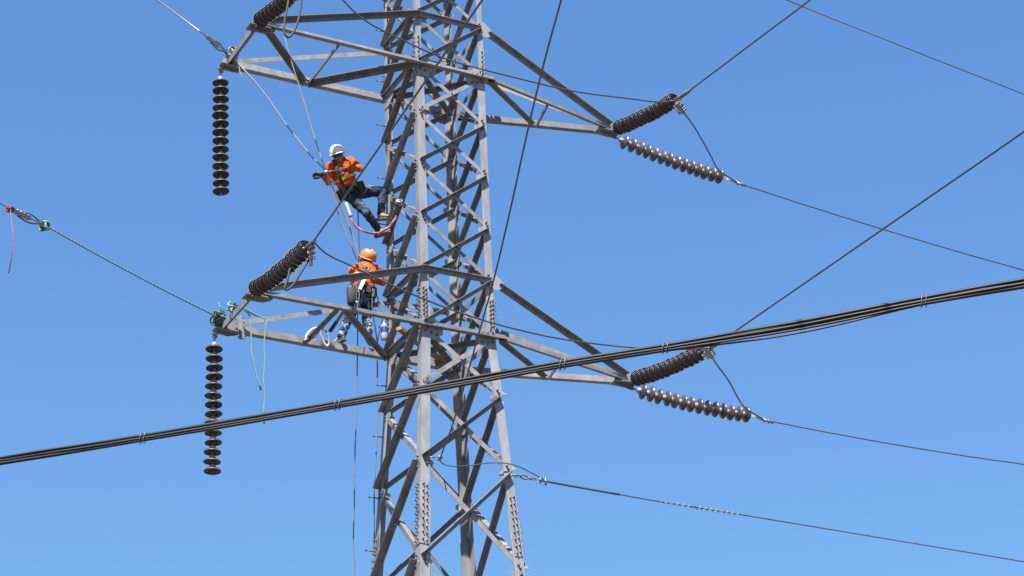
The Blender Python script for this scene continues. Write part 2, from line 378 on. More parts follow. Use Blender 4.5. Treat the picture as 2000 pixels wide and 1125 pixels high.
mb = MB(); mb.tube([V((0,0,ZO+7.1)), V((0,0,ZO+9.3))], .06, 8); mb.build('peak', 'steel', tower)

# ------------------------------------------------------------------ cross arms
XR, XL, EY = 3.205, 3.28, .602
def seg(p, q, size, t, u, v, name, parent, trim0=0, trim1=0, a2=None, mat='brace'):
    p, q = V(p), V(q); d = (q-p).normalized(); mb = MB()
    angle(mb, p+d*trim0, q-d*trim1, size, t, u, v, a2); return mb.build(name, mat, parent)
UZ, DZ = V((0,0,1)), V((0,0,-1)); PX, NX, PY, NY = V((1,0,0)), V((-1,0,0)), V((0,1,0)), V((0,-1,0))
def cross_arms(k, kind):
    z = LV[k]+ZO; zu = LV[k-1]+ZO; h = hw(LV[k]); hu = hw(LV[k-1])
    la = empty('cross_arm', (-h,0,z), tower)
    nt_, ft = V((-XL,-EY,z)), V((-XL,EY,z)); o = .016
    B0, A0, C0, D0 = V((-h,-h-o,z)), V((-h,h,z)), V((h,-h-o,z)), V((h,h,z))
    # through-going bottom chords
    ntc = V((-XL,-EY-o,z))
    seg(ntc+DZ*.05, C0+PX*.16+DZ*.05, .095, .010, UZ, NY, 'chord', la, .0, 0, .085)
    seg(ft+V((0,-.010,-.05)), D0+V((.2,-.018,-.05)), .105, .010, UZ, PY, 'chord', la)
    # top chords
    seg(nt_+V((.03,-.004,.06)), V((-hu,-hu-.018,zu)), .085, .008, DZ, NY, 'chord', la, 0, -.05)
    seg(ft+V((.03,.02,.06)), V((-hu,hu+.016,zu)), .08, .008, DZ, PY, 'chord', la, 0, -.02)
    # end beam and lattice of the underside
    seg(nt_+V((-.02,-.10,-.02)), ft+V((-.02,.10,-.02)), .10, .010, DZ, PX, 'end_beam', la)
    def on(p, q, t): return p.lerp(q, t)
    dz = V((0,0,-.030))
    def tri(a, b, s=.075): seg(a+dz, b+dz, s, .007, DZ, (b-a).cross(UZ), 'lattice_bar', la, -.02, -.03)
    n0, f0 = V((-XL,-EY,z)), V((-XL,EY,z)); nB, fA = V((-h,-h,z)), V((-h,h,z))
    if kind == 'upper':
        tri(on(n0,nB,.05), on(f0,fA,.47), .09); tri(on(n0,nB,.50), on(f0,fA,.505), .055); tri(on(f0,fA,.52), on(n0,nB,.99), .095)
    else:
        tri(on(f0,fA,.50), on(n0,nB,.50), .055); tri(on(n0,nB,.54), on(f0,fA,.98), .075)
    # plates at the two corners
    for p, sy in ((nt_, -1), (ft, 1)):
        mb = MB(); mb.plate(p+V((.06,sy*.012,-.03)), PX, UZ, [(-.14,-.09),(.05,-.12),(.26,-.05),(.26,.05),(.05,.13),(-.10,.10)], .012)
        mb.plate(p+V((.02,0,-.085)), PX, PY, [(-.13,-.10),(.20,-.10),(.28,0),(.20,.10),(-.13,.10)], .012); mb.build('tip_plate', 'brace', la)
        mb = MB()
        for i in range(3): bolt(mb, p+V((-.04+.1*i, sy*.02, -.02)), (0,sy,0))
        tag(mb.build('bolts', 'bolt', la), kind='stuff')
    ra = empty('cross_arm', (h,0,z), tower); tip = V((XR,0,z))
    seg(C0+V((.02,-.012,-.05)), tip+V((-.02,-.03,-.05)), .09, .009, UZ, NY, 'chord', ra, .02, 0, .055)
    seg(D0+V((.1,.0,-.05)), tip+V((-.02,.02,-.05)), .095, .009, UZ, PY, 'chord', ra)
    seg(V((hu,-hu-.014,zu)), tip+V((0,-.02,.09)), .085, .008, DZ, NY, 'chord', ra, .10)
    seg(V((hu,hu+.014,zu)), tip+V((0,.02,.09)), .08, .008, DZ, PY, 'chord', ra, .05)
    mb = MB(); mb.plate(V((hu,-hu-.008,zu)), PX, UZ, [(-.06,-.14),(.05,-.14),(.17,-.10),(.17,.01),(.02,.14),(-.06,.14)], .010); mb.build('gusset_plate', 'steel', ra)
    def trr(a, b, s): seg(a+dz, b+dz, s, .007, DZ, (b-a).cross(UZ), 'lattice_bar', ra, -.02, -.03)
    c0, d0 = V((h,-h,z)), V((h,h,z))
    trr(c0.lerp(tip,.03), d0.lerp(tip,.50), .065); trr(c0.lerp(tip,.48), d0.lerp(tip,.53), .05)
    mb = MB(); mb.plate(tip+V((.01,0,-.03)), PX, UZ, [(-.22,-.07),(.06,-.13),(.13,-.06),(.13,.06),(.05,.16),(-.22,.12)], .014)
    mb.plate(tip+V((.0,0,-.075)), PX, PY, [(-.25,-.10),(.06,-.12),(.13,-.06),(.13,.06),(.06,.12),(-.25,.10)], .014); mb.build('tip_plate', 'brace', ra)
    return nt_, ft, tip
T_LUn, T_LUf, T_RU = cross_arms(0, 'upper')
T_LLn, T_LLf, T_RL = cross_arms(5, 'lower')
T_LTn, T_LTf, T_RT = cross_arms(-5, 'upper')

# ------------------------------------------------------------------ insulator strings
PITCH = .146
def disc_meshes(mat):
    # axis +Z runs away from the tower: cap first, then the skirt opening away from it
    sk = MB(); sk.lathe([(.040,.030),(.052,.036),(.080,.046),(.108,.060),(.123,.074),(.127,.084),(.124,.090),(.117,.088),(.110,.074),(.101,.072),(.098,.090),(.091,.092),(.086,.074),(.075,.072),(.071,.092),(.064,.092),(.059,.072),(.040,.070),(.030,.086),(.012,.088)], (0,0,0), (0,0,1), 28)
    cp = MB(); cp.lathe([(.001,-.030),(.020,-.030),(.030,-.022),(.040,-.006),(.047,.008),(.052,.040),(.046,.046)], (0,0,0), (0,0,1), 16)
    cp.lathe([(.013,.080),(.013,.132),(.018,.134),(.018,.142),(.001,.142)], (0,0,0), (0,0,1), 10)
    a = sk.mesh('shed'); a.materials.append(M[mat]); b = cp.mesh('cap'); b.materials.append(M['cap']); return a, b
DM = {k: disc_meshes(k) for k in ('porcelain', 'porcelain_pale')}
def string(p0, p1, label, mat, n=14, lead=.12, sag=.0, group='insulator strings on the arms'):
    """discs threaded from p0 towards p1"""
    p0, p1 = V(p0), V(p1); root = empty('insulator_string', p0); tag(root, label, 'insulator', group)
    d = (p1-p0).normalized(); L = lead+n*PITCH
    def path(s):
        t = s/L; return p0+d*s-UZ*(sag*4*t*(1-t))*(1-abs(d.z))
    a, b = DM[mat]
    for i in range(n):
        s = lead+i*PITCH+random.uniform(-.004,.004); c = path(s)+V((random.uniform(-.004,.004),random.uniform(-.004,.004),0)); ax = (path(s+.05)-path(s-.05)).normalized()
        R = ax.to_track_quat('Z', 'Y').to_matrix().to_4x4()
        R = R @ Matrix.Rotation(random.uniform(-.05,.05), 4, 'X') @ Matrix.Rotation(random.uniform(-.05,.05), 4, 'Y') @ Matrix.Rotation(random.uniform(0,6.28), 4, 'Z')
        o = bpy.data.objects.new('disc', a); COL.objects.link(o); o.parent = root; o.matrix_local = Matrix.Translation(c-p0) @ R
        k = bpy.data.objects.new('cap', b); COL.objects.link(k); k.parent = o
    # shackle at the tower end
    mb = MB(); t = d.orthogonal().normalized()
    mb.tube(spline([p0+t*.03-d*.02, p0+t*.034+d*.04, p0+d*.085, p0-t*.034+d*.04, p0-t*.03-d*.02], 5), .011, 6)
    mb.tube([p0+t*.065, p0-t*.065], .012, 6); mb.tube([p0+d*.07, p0+d*(lead)], .014, 8)
    mb.ell(p0+t*.066, (t*.018,d*.018,t.cross(d)*.018), 8, 5); mb.ell(p0-t*.066, (t*.018,d*.018,t.cross(d)*.018), 8, 5)
    mb.build('shackle', 'fitting', root)
    return root, path(L), d
HU = T_LUf+V((-.09,.0,-.17)); HL = T_LLf+V((-.09,.0,-.17))
tU = atY(431, 376, HU.y); tL = atY(415, 921, HL.y)
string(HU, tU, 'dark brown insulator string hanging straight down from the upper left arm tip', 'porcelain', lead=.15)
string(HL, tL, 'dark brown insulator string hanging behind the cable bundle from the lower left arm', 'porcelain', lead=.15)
ends = {}
RN = 2.42
for key, tip, px, lab in (('LUn', T_LUn, (622,-58), 'brown insulator string cut by the top edge above the upper left arm'),
                          ('LLn', T_LLn, (612,472), 'brown insulator string pulling up from the outer corner of the lower left arm'),
                          ('RU', T_RU, (1332,188), 'dark brown insulator string rising from the upper right arm tip to a clamp'),
                          ('RL', T_RL, (1388,680), 'dark brown insulator string just below the cable bundle at lower right arm tip')):
    s0 = tip+V((.05 if key[0]=='R' else .0,-.06,-.02)); e = sph(*px, s0, RN)
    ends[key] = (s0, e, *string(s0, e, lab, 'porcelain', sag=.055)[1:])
for key, tip, px, lab in (('RUf', T_RU, (1418,349), 'lighter brown insulator string sloping right from the upper right arm tip'),
                          ('RLf', T_RL, (1472,813), 'lighter brown insulator string sloping right from the lower right arm tip')):
    s0 = tip+V((.08,.02,-.12)); e = sph(*px, s0, 2.26, False)
    ends[key] = (s0, e, *string(s0, e, lab, 'porcelain_pale', sag=.05, lead=.14)[1:])

# ------------------------------------------------------------------ conductors, jumpers and clamps
def wire(name, pts, r, mat, label, cat='wire', group=None, sides=8, smooth=True, n=8):
    mb = MB(); mb.tube(spline(pts, n) if smooth else pts, r, sides); o = mb.build(name, mat); tag(o, label, cat, group); return o
def extend(a, b, far, drop):
    """a sagging span that starts at a, passes b and goes on"""
    d = (b-a); out = [a+d*t for t in (0,.25,.5,.75,1)]
    L = Vector((d.x,d.y)).length
    t = 1
    while (t*L) < far:
        t += .6; out.append(a+d*t+UZ*(drop*(t-1)**2))
    return out
WR = .0125
def strain_clamp(key, label, nxt, bolts_side):
    """bolted dead-end clamp between the last disc and the wire"""
    s0, e, p, d = ends[key]; w_ = (V(nxt)-e).normalized(); side = w_.cross(UZ).normalized(); root = empty('strain_clamp', p); tag(root, label, 'clamp', 'wire clamps at string ends')
    mb = MB(); lo = UZ.cross(side).normalized(); dn = (DZ-w_*DZ.dot(w_)).normalized()
    mb.prism([(-.018,-.016),(.018,-.016),(.022,.01),(.014,.035),(-.014,.035),(-.022,.01)], e+w_*.10, p-d*.0, side, dn)
    mb.prism([(-.02,-.02),(.02,-.02),(.02,.03),(-.02,.03)], e-w_*.05, e-w_*.12+dn*.30, side, w_)
    mb.build('clamp_body', 'fitting', root)
    for i in range(3):
        c = e-w_*(.02)+dn*(.07+.075*i)+w_*(.02*i); q = MB()
        q.tube(spline([c-w_*.06+side*.025, c+side*.025, c+w_*.035, c-side*.025, c-w_*.06-side*.025], 4), .008, 6)
        q.ell(c-w_*.06+side*.025, (side*.016,w_*.016,dn*.016), 8, 5); q.ell(c-w_*.06-side*.025, (side*.016,w_*.016,dn*.016), 8, 5)
        q.build('u_bolt', 'fitting', root)
    return root
spanN = {}
for key, ex, Y, lab in (('LUn', None, 0, 'dark conductor running off above the upper left arm'),
                        ('LLn', (942,0), -10.5, 'dark conductor slanting up from the lower left arm across the lattice'),
                        ('RU', (1582,0), -6.2, 'dark conductor rising from the upper right insulator clamp to the top edge'),
                        ('RL', (2000,257), -10.3, 'dark conductor rising from behind the cable bundle to the right edge')):
    e = ends[key][1]
    b = atY(*ex, Y) if ex else e+V((-1.2,-7.6,-.9))
    spanN[key] = b
    wire('conductor', extend(e, b, 60, .10), WR, 'conductor', lab, 'wire', 'conductors')
    if key[0] == 'L': strain_clamp(key, 'bolted grey dead-end clamp at the %s left insulator string' % ('upper' if key == 'LUn' else 'lower'), b, 1)
spanF = {}
for key, ex, X, lab in (('RUf', (2000,528), 11.0, 'thin dark conductor leaving the upper right string towards the right edge'),
                        ('RLf', (2000,907), 10.4, 'thin dark conductor leaving the lower right string below the cable bundle')):
    p = ends[key][2]; a = atX(*((1440,357) if key == 'RUf' else (1492,820)), p.x+.22); b = atX(*ex, X); spanF[key] = a
    pts = sagline(a, b, .04, 8)
    d = b-a; pts += [b+d*t+UZ*(.05*t*t) for t in (.5,1,2,3,4,5)]
    wire('conductor', pts, WR*.9, 'conductor', lab, 'wire', 'conductors')
    root = empty('strain_clamp', p); tag(root, 'small grey clamp joining the %s right lighter string to its wire' % ('upper' if key == 'RUf' else 'lower'), 'clamp', 'wire clamps at string ends')
    dd = (a-p).normalized(); sd_ = dd.cross(UZ).normalized(); mb = MB()
    mb.tube([p+sd_*.025-UZ*.0, a+sd_*.012], .008, 6); mb.tube([p-sd_*.025, a-sd_*.012], .008, 6); mb.tube([a-dd*.05, a+dd*.16], .020, 8); mb.build('yoke', 'fitting', root)
    mb = MB(); mb.tube([p+UZ*.05-dd*.02, p-UZ*.04-dd*.02], .014, 6); mb.tube([a+UZ*.045, a-UZ*.045], .014, 6); mb.tube([a+dd*.08+UZ*.035, a+dd*.08-UZ*.035], .011, 6); mb.build('pin', 'fitting', root)
# thin wire crossing the upper right corner (from the topmost arm)
a = atX(1530, -3, 8.2); b = atX(2000, 184, 12.6)
d = b-a
wire('conductor', [T_RT+V((.1,0,-.1)), a.lerp(T_RT, .5)-UZ*.05, a, a.lerp(b,.5)-UZ*.01, b, b+d, b+d*2, b+d*4], WR*.9, 'conductor', 'thin dark wire crossing the top right corner of the sky', 'wire', 'conductors')

# jumpers
eL, eR = ends['LUn'][1], ends['RU'][1]
def jumper(pxs, e0, e1, lab, r=WR):
    n = len(pxs); pts = [e0]
    for i, (x, y) in enumerate(pxs):
        t = (i+1)/(n+1); Yv = e0.y+(e1.y-e0.y)*t; pts.append(atY(x, y, Yv))
    pts.append(e1); return wire('jumper_cable', pts, r, 'conductor', lab, 'cable', 'jumper cables')
jumper([(700,30),(790,80),(880,118),(1000,150),(1120,178),(1225,192),(1285,199)], eL, eR-V((0,-.04,.05)), 'dark jumper cable passing in front of the upper arms')
jumper([(640,497),(690,521),(750,550),(830,585),(920,618),(1000,641),(1080,659),(1160,671),(1250,680),(1330,682)], ends['LLn'][1], ends['RL'][1], 'dark jumper cable passing in front of the lower arms')
for key, fkey, mid, lab in (('RU', 'RUf', [(1352,242),(1372,275),(1390,308),(1404,332)], 'upper'), ('RL', 'RLf', [(1400,712),(1424,745),(1440,775),(1456,797)], 'lower')):
    e = ends[key][1]; f = spanF[fkey]; st = {'RU':(1322,203),'RL':(1382,684)}[key]
    p0 = atY(*st, e.y+.02); pts = [p0]
    for i, q in enumerate(mid):
        t = (i+1)/(len(mid)+.6); pts.append(atY(*q, p0.y+(f.y-p0.y)*t))
    pts.append(f-V((.0,0,0)))
    wire('jumper_cable', pts, WR, 'conductor', 'short jumper cable dropping between the two %s right insulator strings' % lab, 'cable', 'jumper cables')
    # parallel-groove clamp with a stack of bolts
    root = empty('strain_clamp', e); tag(root, 'bolted clamp with a row of bolts at the end of the %s right dark string' % lab, 'clamp', 'wire clamps at string ends')
    q = pts[1]; d = (q-p0).normalized(); s = d.cross(ray(*st)).normalized(); nn = d.cross(s)
    mb = MB(); mb.prism([(-.028,-.018),(.028,-.018),(.028,.018),(-.028,.018)], p0-d*.03, p0+d*.36, s, nn)
    mb.tube([ends[key][2], e], .028, 8); w_ = (spanN[key]-e).normalized(); mb.tube([e-w_*.05, e+w_*.22], .030, 8); mb.tube([e+w_*.0, e+w_*.3], .02, 8)
    mb.tube([ends[key][2]-(e-ends[key][2])*.3+s*.03, p0+s*.03], .012, 6)
    mb.build('clamp_body', 'fitting', root)
    for i in range(5):
        c = p0+d*(.02+.068*i); b2 = MB(); b2.tube([c-s*.058, c+s*.058], .011, 6); b2.ell(c-s*.058, (s*.018,d*.02,nn*.02), 8, 5); b2.ell(c+s*.058, (s*.018,d*.02,nn*.02), 8, 5); b2.build('clamp_bolt', 'fitting', root)
# loose tails at the two left clamps
for off, lab in (((0,0), 'loose cut conductor tail looping below the lower left string clamp'), ((-32,-496), 'loose conductor tail looping below the upper left string')):
    pp = [(606,488),(604,505),(588,532),(572,557),(560,566),(556,561),(561,548),(566,525)]
    if off[0]: pp = [(590,-12),(587,18),(579,50),(566,72),(556,66),(556,40),(561,15),(565,-10)]
    yb = ends['LLn' if not off[0] else 'LUn'][1].y
    wire('conductor_tail', [atY(x, y, yb+.35) for x, y in pp], .016, 'black', lab, 'cable', 'loose conductor tails')

# static wire that ends on the body below the arms
bR = atX(2000, 1097, 10.0); cS = heel('C', -6.78)
a0 = atY(1003, 928, cS.y-.05); a1 = atX(1070, 941, a0.x+.60)
pts = [a1, atX(1210,966,a0.x+1.85), atX(1290,980,a0.x+2.6), atX(1440,1004,a0.x+4.0), atX(1700,1047,a0.x+6.5), bR, bR+(bR-a1)*1, bR+(bR-a1)*3]
wire('static_wire', pts, .010, 'conductor', 'thin static wire leaving the right tower leg below the bundle', 'wire')
mb = MB(); mb.tube(spline([a1-(a1-a0)*.25, a1, pts[1]],6), .017, 7); tag(mb.build('wire_grip', 'conductor'), 'dark helical grip wrapped on the start of the static wire', 'grip')
root = empty('link_chain', a0); tag(root, 'short shackle links between right tower leg and static wire', 'link')
d = (a1-a0).normalized(); s = d.cross(UZ).normalized(); t = s.cross(d)
for i in range(3):
    c = a0+d*(.06+.13*i); n2 = t if i % 2 else s; mb = MB()
    mb.tube([c+d*(.07*math.cos(q))+n2*(.028*math.sin(q)) for q in [2*math.pi*k/14 for k in range(14)]], .011, 6, closed=True); mb.build('link', 'fitting', root)
mb = MB(); c = a0+d*.47; mb.tube([c, a1], .012, 6); mb.tube([c-t*.05, c+t*.05], .013, 6); mb.tube([a1-t*.06-d*.04, a1+t*.05-d*.04], .016, 6); mb.build('turnbuckle', 'fitting', root)
# spiral vibration damper
p0, p1 = pts[2], pts[3]; n = 130; hel = []
for i in range(n+1):
    u_ = i/n; c = spline([pts[1],p0,p1,pts[4]], 40)[40+int(u_*40)] if False else p0.lerp(p1, u_)+UZ*(.0)
    dd = (p1-p0).normalized(); s1 = dd.cross(UZ).normalized(); s2 = s1.cross(dd); a = 2*math.pi*u_*14
    rr_ = .014 if u_ < .22 else .030; hel.append(c+(s1*math.cos(a)+s2*math.sin(a))*rr_*.85)
mb = MB(); mb.tube(hel, .0055, 5); tag(mb.build('spiral_damper', 'glove_grey'), 'pale plastic spiral damper wound on the static wire', 'damper')
# wire coming in from the top to the front leg, then its loop round to the static wire
bT = atY(1096, 0, -11.0); aT = atY(860, 893, -hw(-6.65)-.10)
mids = [(882,835),(905,760),(937,645),(966,540),(1000,395),(1030,258),(1062,125)]
pts2 = [aT]+[atY(x, y, aT.y+(bT.y-aT.y)*(i+1)/(len(mids)+1)) for i,(x,y) in enumerate(mids)]+[bT]
dT = bT-pts2[-2]
wire('static_wire', pts2+[bT+dT*k for k in (1,3,6)], .011, 'conductor', 'dark wire descending from top edge to the front tower leg', 'wire')
lp = [(858,893),(864,905),(885,911),(920,909),(960,904),(1000,907),(1035,922),(1068,940)]
wire('jumper_cable', [atY(x, y, aT.y+(a1.y-aT.y)*i/7-.04*math.sin(i/7*3.14)) for i,(x,y) in enumerate(lp)], .0085, 'conductor', 'thin loop of wire bridging the tower below the bundle', 'cable')
root = empty('strain_clamp', aT); tag(root, 'small clamp fixing a descending wire to the front tower leg', 'clamp'); mb = MB()
hB = heel('B', -6.70)+V((.10,-.02,0)); mb.tube([hB, hB.lerp(aT,.6)], .012, 6); mb.tube([aT-V((.03,0,.05)), aT+V((.02,0,.06))], .018, 6); mb.ell(aT, ((.04,0,0),(0,.03,0),(0,0,.03)), 8, 6); mb.build('clamp_body', 'fitting', root)

# ------------------------------------------------------------------ cable bundle in the foreground
BD = 17.5
ctr = [(-260,944),(0,900),(140,878),(280,855),(470,823),(660,790),(880,751),(1100,711),(1300,679),(1440,655),(1560,634),(1690,609),(1805,587),(2000,553),(2300,502)]
ties = [280, 660, 1100, 1298, 1805]
path = spline([atD(x, y, BD+(1000-x)*.0006) for x, y in ctr], 10)
bundle = empty('cable_bundle', path[0]); tag(bundle, 'thick bundle of black and grey cables crossing the foreground', 'cable bundle')
KX = []
for p in path:
    dlt = p-CAM; KX.append(1000+FPX*dlt.dot(rt)/dlt.dot(fw))
lay = [(-.002,.029,.0125,'black_cable'),(.016,.019,.0115,'black_cable'),(-.014,.013,.0125,'black_cable'),(.006,.003,.0130,'grey_cable'),(-.016,-.009,.0115,'black_cable'),(.014,-.011,.0115,'black_cable'),(-.002,-.022,.0125,'black_cable'),(.010,-.030,.0090,'grey_cable'),(.004,-.036,.0070,'black_cable'),(-.019,.024,.0045,'lash')]
for ci, (dx, dz, r, mt) in enumerate(lay):
    pp = []
    for p, kx in zip(path, KX):
        nt_d = min(abs(kx-t) for t in ties)/200.; loose = min(nt_d,1.)
        i = path.index(p); tdir = (path[min(i+1,len(path)-1)]-path[max(i-1,0)]).normalized(); sdv = tdir.cross(UZ).normalized(); upv = sdv.cross(tdir)
        wob = noise.noise(V((kx*.0045, ci*7.3, 0)))*.008*loose; wob2 = noise.noise(V((kx*.004, ci*3.1, 9)))*.010*loose
        k = (.78+.24*max(0, min(1, (kx-1000)/900)))*(.95+.12*loose)
        zz = dz*k+wob
        if ci in (7, 8) and 1298 < kx < 1805: zz -= (.034 if ci == 8 else .015)*math.sin((kx-1298)/507*math.pi)**1.3
        pp.append(p+sdv*(dx*k+wob2)+upv*zz)
    mb = MB(); mb.tube(pp, r*.98, 10); mb.build('cable', mt, bundle)
for tx in ties:
    i = min(range(len(path)), key=lambda j: abs(KX[j]-tx)); c = path[i]; tdir = (path[i+1]-path[i-1]).normalized(); sdv = tdir.cross(UZ).normalized(); upv = sdv.cross(tdir)
    for o in (-.018, .016):
        mb = MB(); mb.tube([c+tdir*(o+.012*math.sin(q))+sdv*(.030*math.cos(q))+upv*((.043+(.008 if tx > 1500 else 0))*math.sin(q)-.002) for q in [2*math.pi*k/20 for k in range(20)]], .0035, 5, closed=True); mb.build('cable_tie', 'lash', bundle)

# ------------------------------------------------------------------ ropes and rigging on the left arms
def rope(name, pts, r, mats, label, group=None, pitch=None, n=8, cat='rope'):
    pts = spline(pts, n)
    if mats[0] in ('rope_white', 'rope_grey') and len(mats) == 2:
        mb = MB(); mb.tube(pts, r*.92, 7); return tag(mb.build(name, mats[0]), label, cat, group)
    root = empty(name, pts[0]); tag(root, label, cat, group)
    st = twisted(pts, r*.5, pitch or r*5, len(mats))
    for q, mt in zip(st, mats):
        mb = MB(); mb.tube(q, r*.62, 6); mb.build('strand', mt, root)
    return root
# lower left: green rope from the arm corner to a wire grip on the new conductor
K = T_LLf+V((-.05,-.05,.10)); g1 = atX(88, 440, -6.30); w0 = atX(20, 408, -6.95); w1 = atX(0, 397, -7.14)
rope('pulling_rope', sagline(K, g1, .03, 6), .0125, ['rope_green','rope_green','rope_green_dark'], 'taut green rope stretched from lower left arm to a wire grip', pitch=.06, n=6)
wire('conductor', [g1, w0, w1, w1+(w1-w0)*6, w1+(w1-w0)*20, w1+(w1-w0)*50+UZ*1.5], .011, 'bright_wire', 'bare pale conductor entering at the left edge', 'wire')
def grip(a, b, label, scale=1.):
    """come-along wire grip: long jaw body, latch and eye"""
    root = empty('wire_grip', a); tag(root, label, 'grip', 'wire grips'); d = (b-a).normalized(); s = d.cross(UZ).normalized(); t = s.cross(d); L = (b-a).length
    mb = MB(); mb.prism([(-.022,-.030*scale),(.022,-.030*scale),(.022,.022*scale),(-.022,.022*scale)], a+d*L*.05, a+d*L*.55, s, t); mb.build('jaw_body', 'fitting', root)
    mb = MB(); mb.tube(spline([a+d*L*.20-t*.05*scale, a+d*L*.5-t*.075*scale, a+d*L*.78-t*.03*scale], 6), .012*scale, 6); mb.tube(spline([a+d*L*.35+t*.03*scale, a+d*L*.6+t*.06*scale, a+d*L*.85+t*.02*scale], 6), .010*scale, 6); mb.build('lever', 'bolt', root)
    mb = MB()
    for i in range(5): c = a+d*L*(.10+.1*i); mb.tube([c-t*.045*scale, c+t*.04*scale], .013*scale, 6)
    mb.build('jaw_bolt', 'white_paint', root)
    mb = MB(); c = a+d*L*.9; mb.tube([c+d*(.07*math.cos(q))+t*(.035*math.sin(q)) for q in [2*math.pi*k/14 for k in range(14)]], .011, 6, closed=True); mb.build('eye', 'fitting', root)
grip(w0, g1, 'silver wire grip clamped on the pale conductor near the left edge')
def knot(c, r, mats, label, seed, turns=5, tilt=(1,1,1), name='rope_knot', group='green rope lashings'):
    rnd = random.Random(seed); root = empty(name, c); tag(root, label, 'knot', group); mb2 = {m_: MB() for m_ in set(mats)}
    for i in range(turns):
        ax = V((rnd.uniform(-1,1)*tilt[0], rnd.uniform(-1,1)*tilt[1], rnd.uniform(-1,1)*tilt[2])).normalized(); a = ax.orthogonal().normalized(); b = ax.cross(a)
        rr_ = r*rnd.uniform(.6,1.1); o = V((rnd.uniform(-1,1),rnd.uniform(-1,1),rnd.uniform(-1,1)))*r*.45
        mb2[mats[i % len(mats)]].tube([c+o+a*(rr_*math.cos(q))+b*(rr_*.7*math.sin(q))+ax*(.02*math.sin(2*q)) for q in [2*math.pi*k/18 for k in range(18)]], .0125, 6, closed=True)
    for m_, q in mb2.items(): q.build('coil', m_, root)
    return root
knot(g1, .075, ['rope_green','rope_green_dark'], 'green rope knot tied through the eye of the grip', 3, 5)
knot(K+V((0,-.03,-.03)), .105, ['rope_green_dark','rope_green_dark','rope_green'], 'dark tangle of green rope round the lower left arm corner', 5, 16)
knot(atY(456,603,0.1), .085, ['rope_green','rope_green_dark'], 'green rope hitch wrapped round the lower left end beam', 8, 6)
knot(T_LUf+V((.06,-.12,.10)), .10, ['rope_green','rope_green_dark','rope_white'], 'green and white rope lashing at the upper left arm corner', 11, 9)
G = ['rope_green','rope_green','rope_green']
yk = .45
rope('tied_rope', [atY(x,y,yk) for x,y in ((430,606),(427,592),(431,600),(446,606),(462,597),(480,606),(498,615),(520,622))], .011, G, 'green rope running from the knot along the lower left arm', 'green rope ends')
rope('tied_rope', [atY(x,y,yk) for x,y in ((462,597),(474,602),(490,620),(490,640),(491,668),(492,690),(497,715),(503,740),(509,757))], .012, G, 'shorter green rope end dangling from lower left arm, tip frayed', 'green rope ends')
mb = MB(); q = atY(508,754,yk); mb.cap(q, .016, q+V((.01,0,-.05)), .014, 8); tag(mb.build('rope_whipping', 'black'), 'black taped tip on the shorter dangling green rope', 'tape')
rope('tied_rope', [atY(x,y,yk-.03) for x,y in ((470,598),(495,612),(517,624),(519,640),(516,672),(517,705),(515,740),(517,775),(515,800),(516,828))], .011, G, 'longer green rope end dangling behind the cable bundle', 'green rope ends')
rope('tied_rope', [atY(x,y,.62) for x,y in ((428,612),(424,640),(421,656))], .011, G, 'short green rope strand beside the lower hanging insulator', 'green rope ends')
rope('tied_rope', [atY(x,y,.5) for x,y in ((455,118),(466,130),(469,142),(473,153))], .012, ['rope_white','rope_green','rope_white'], 'short pale rope tail at the upper left arm corner', 'green rope ends')
rope('red_line', [w0+V((0,0,.02)), atX(22,430,-6.95), atX(25,455,-6.95), atX(24,490,-6.95), atX(21,512,-6.95), atX(16,534,-6.95)], .0075, ['red','red_dull','pink'], 'thin red line hanging from the wire grip at left edge')
knot(w0+V((.0,0,0)), .045, ['red_dull','red'], 'red line wrapped round the conductor at the left edge', 21, 4, group='red line')
# small bolted block hanging at the lower left corner
root = empty('hoist_block', atY(470,645,.3)); tag(root, 'small pale bolted clamp hanging from the lower left arm corner', 'clamp')
a_, b_ = atY(467,618,.3), atY(473,662,.3); d = (b_-a_).normalized(); s = d.cross(ray(470,640)).normalized(); nn = d.cross(s)
mb = MB(); mb.prism([(-.04,-.02),(.04,-.02),(.04,.02),(-.04,.02)], a_, b_, s, nn); mb.build('block_body', 'fitting', root)
for i in range(5):
    mb = MB(); c = a_.lerp(b_, .1+.2*i); mb.tube([c-s*.06, c+s*.06], .013, 6); mb.build('block_bolt', 'bolt', root)
# upper left: grip, bare wire and tail line
u0 = atX(402, 70, -4.12); u1 = T_LUf+V((-.02,-.12,.08)); u2 = atX(305, -2, -4.85)
wire('conductor', [u1, u0, u2, u2+(u2-u0)*6, u2+(u2-u0)*30+UZ*.5], .011, 'bright_wire', 'bare pale wire slanting up to the top edge from upper left arm', 'wire')
grip(u0, u1, 'silver wire grip with a row of bolts at the upper left arm corner', .9)
hand = (633, 331)
rope('hand_line', [u1, atY(480,140,.35), atY(520,188,.32), atY(560,245,.30), atY(605,302,.26), atY(633,331,.22), atY(650,366,.3), atY(672,418,.4), atY(690,465,.46), atY(702,503,.5)], .013, ['rope_white','rope_grey'], 'pale line from upper left arm through the white-helmeted worker\'s hands', 'hand lines')
rope('hand_line', [atY(552,40,.0), atY(558,80,.0), atY(572,130,.05), atY(588,180,.1), atY(612,262,.18), atY(633,326,.22), atY(646,370,.3), atY(665,430,.4), atY(686,480,.46), atY(697,508,.5)], .011, ['rope_white','rope_grey'], 'thin pale line dropping from top left arm past the upper worker', 'hand lines')
rope('hand_line', [atY(698,395,.4), atY(700,440,.5), atY(701,490,.62), atY(699,560,.75), atY(698,690,.75), atY(696,800,.75), atY(693,900,.75), atY(692,990,.75), atY(690,1060,.76), atY(693,1130,.75), atY(690,1300,.75)], .010, ['rope_grey','rope_white'], 'grey line hanging down from upper worker past lower worker', 'hand lines')
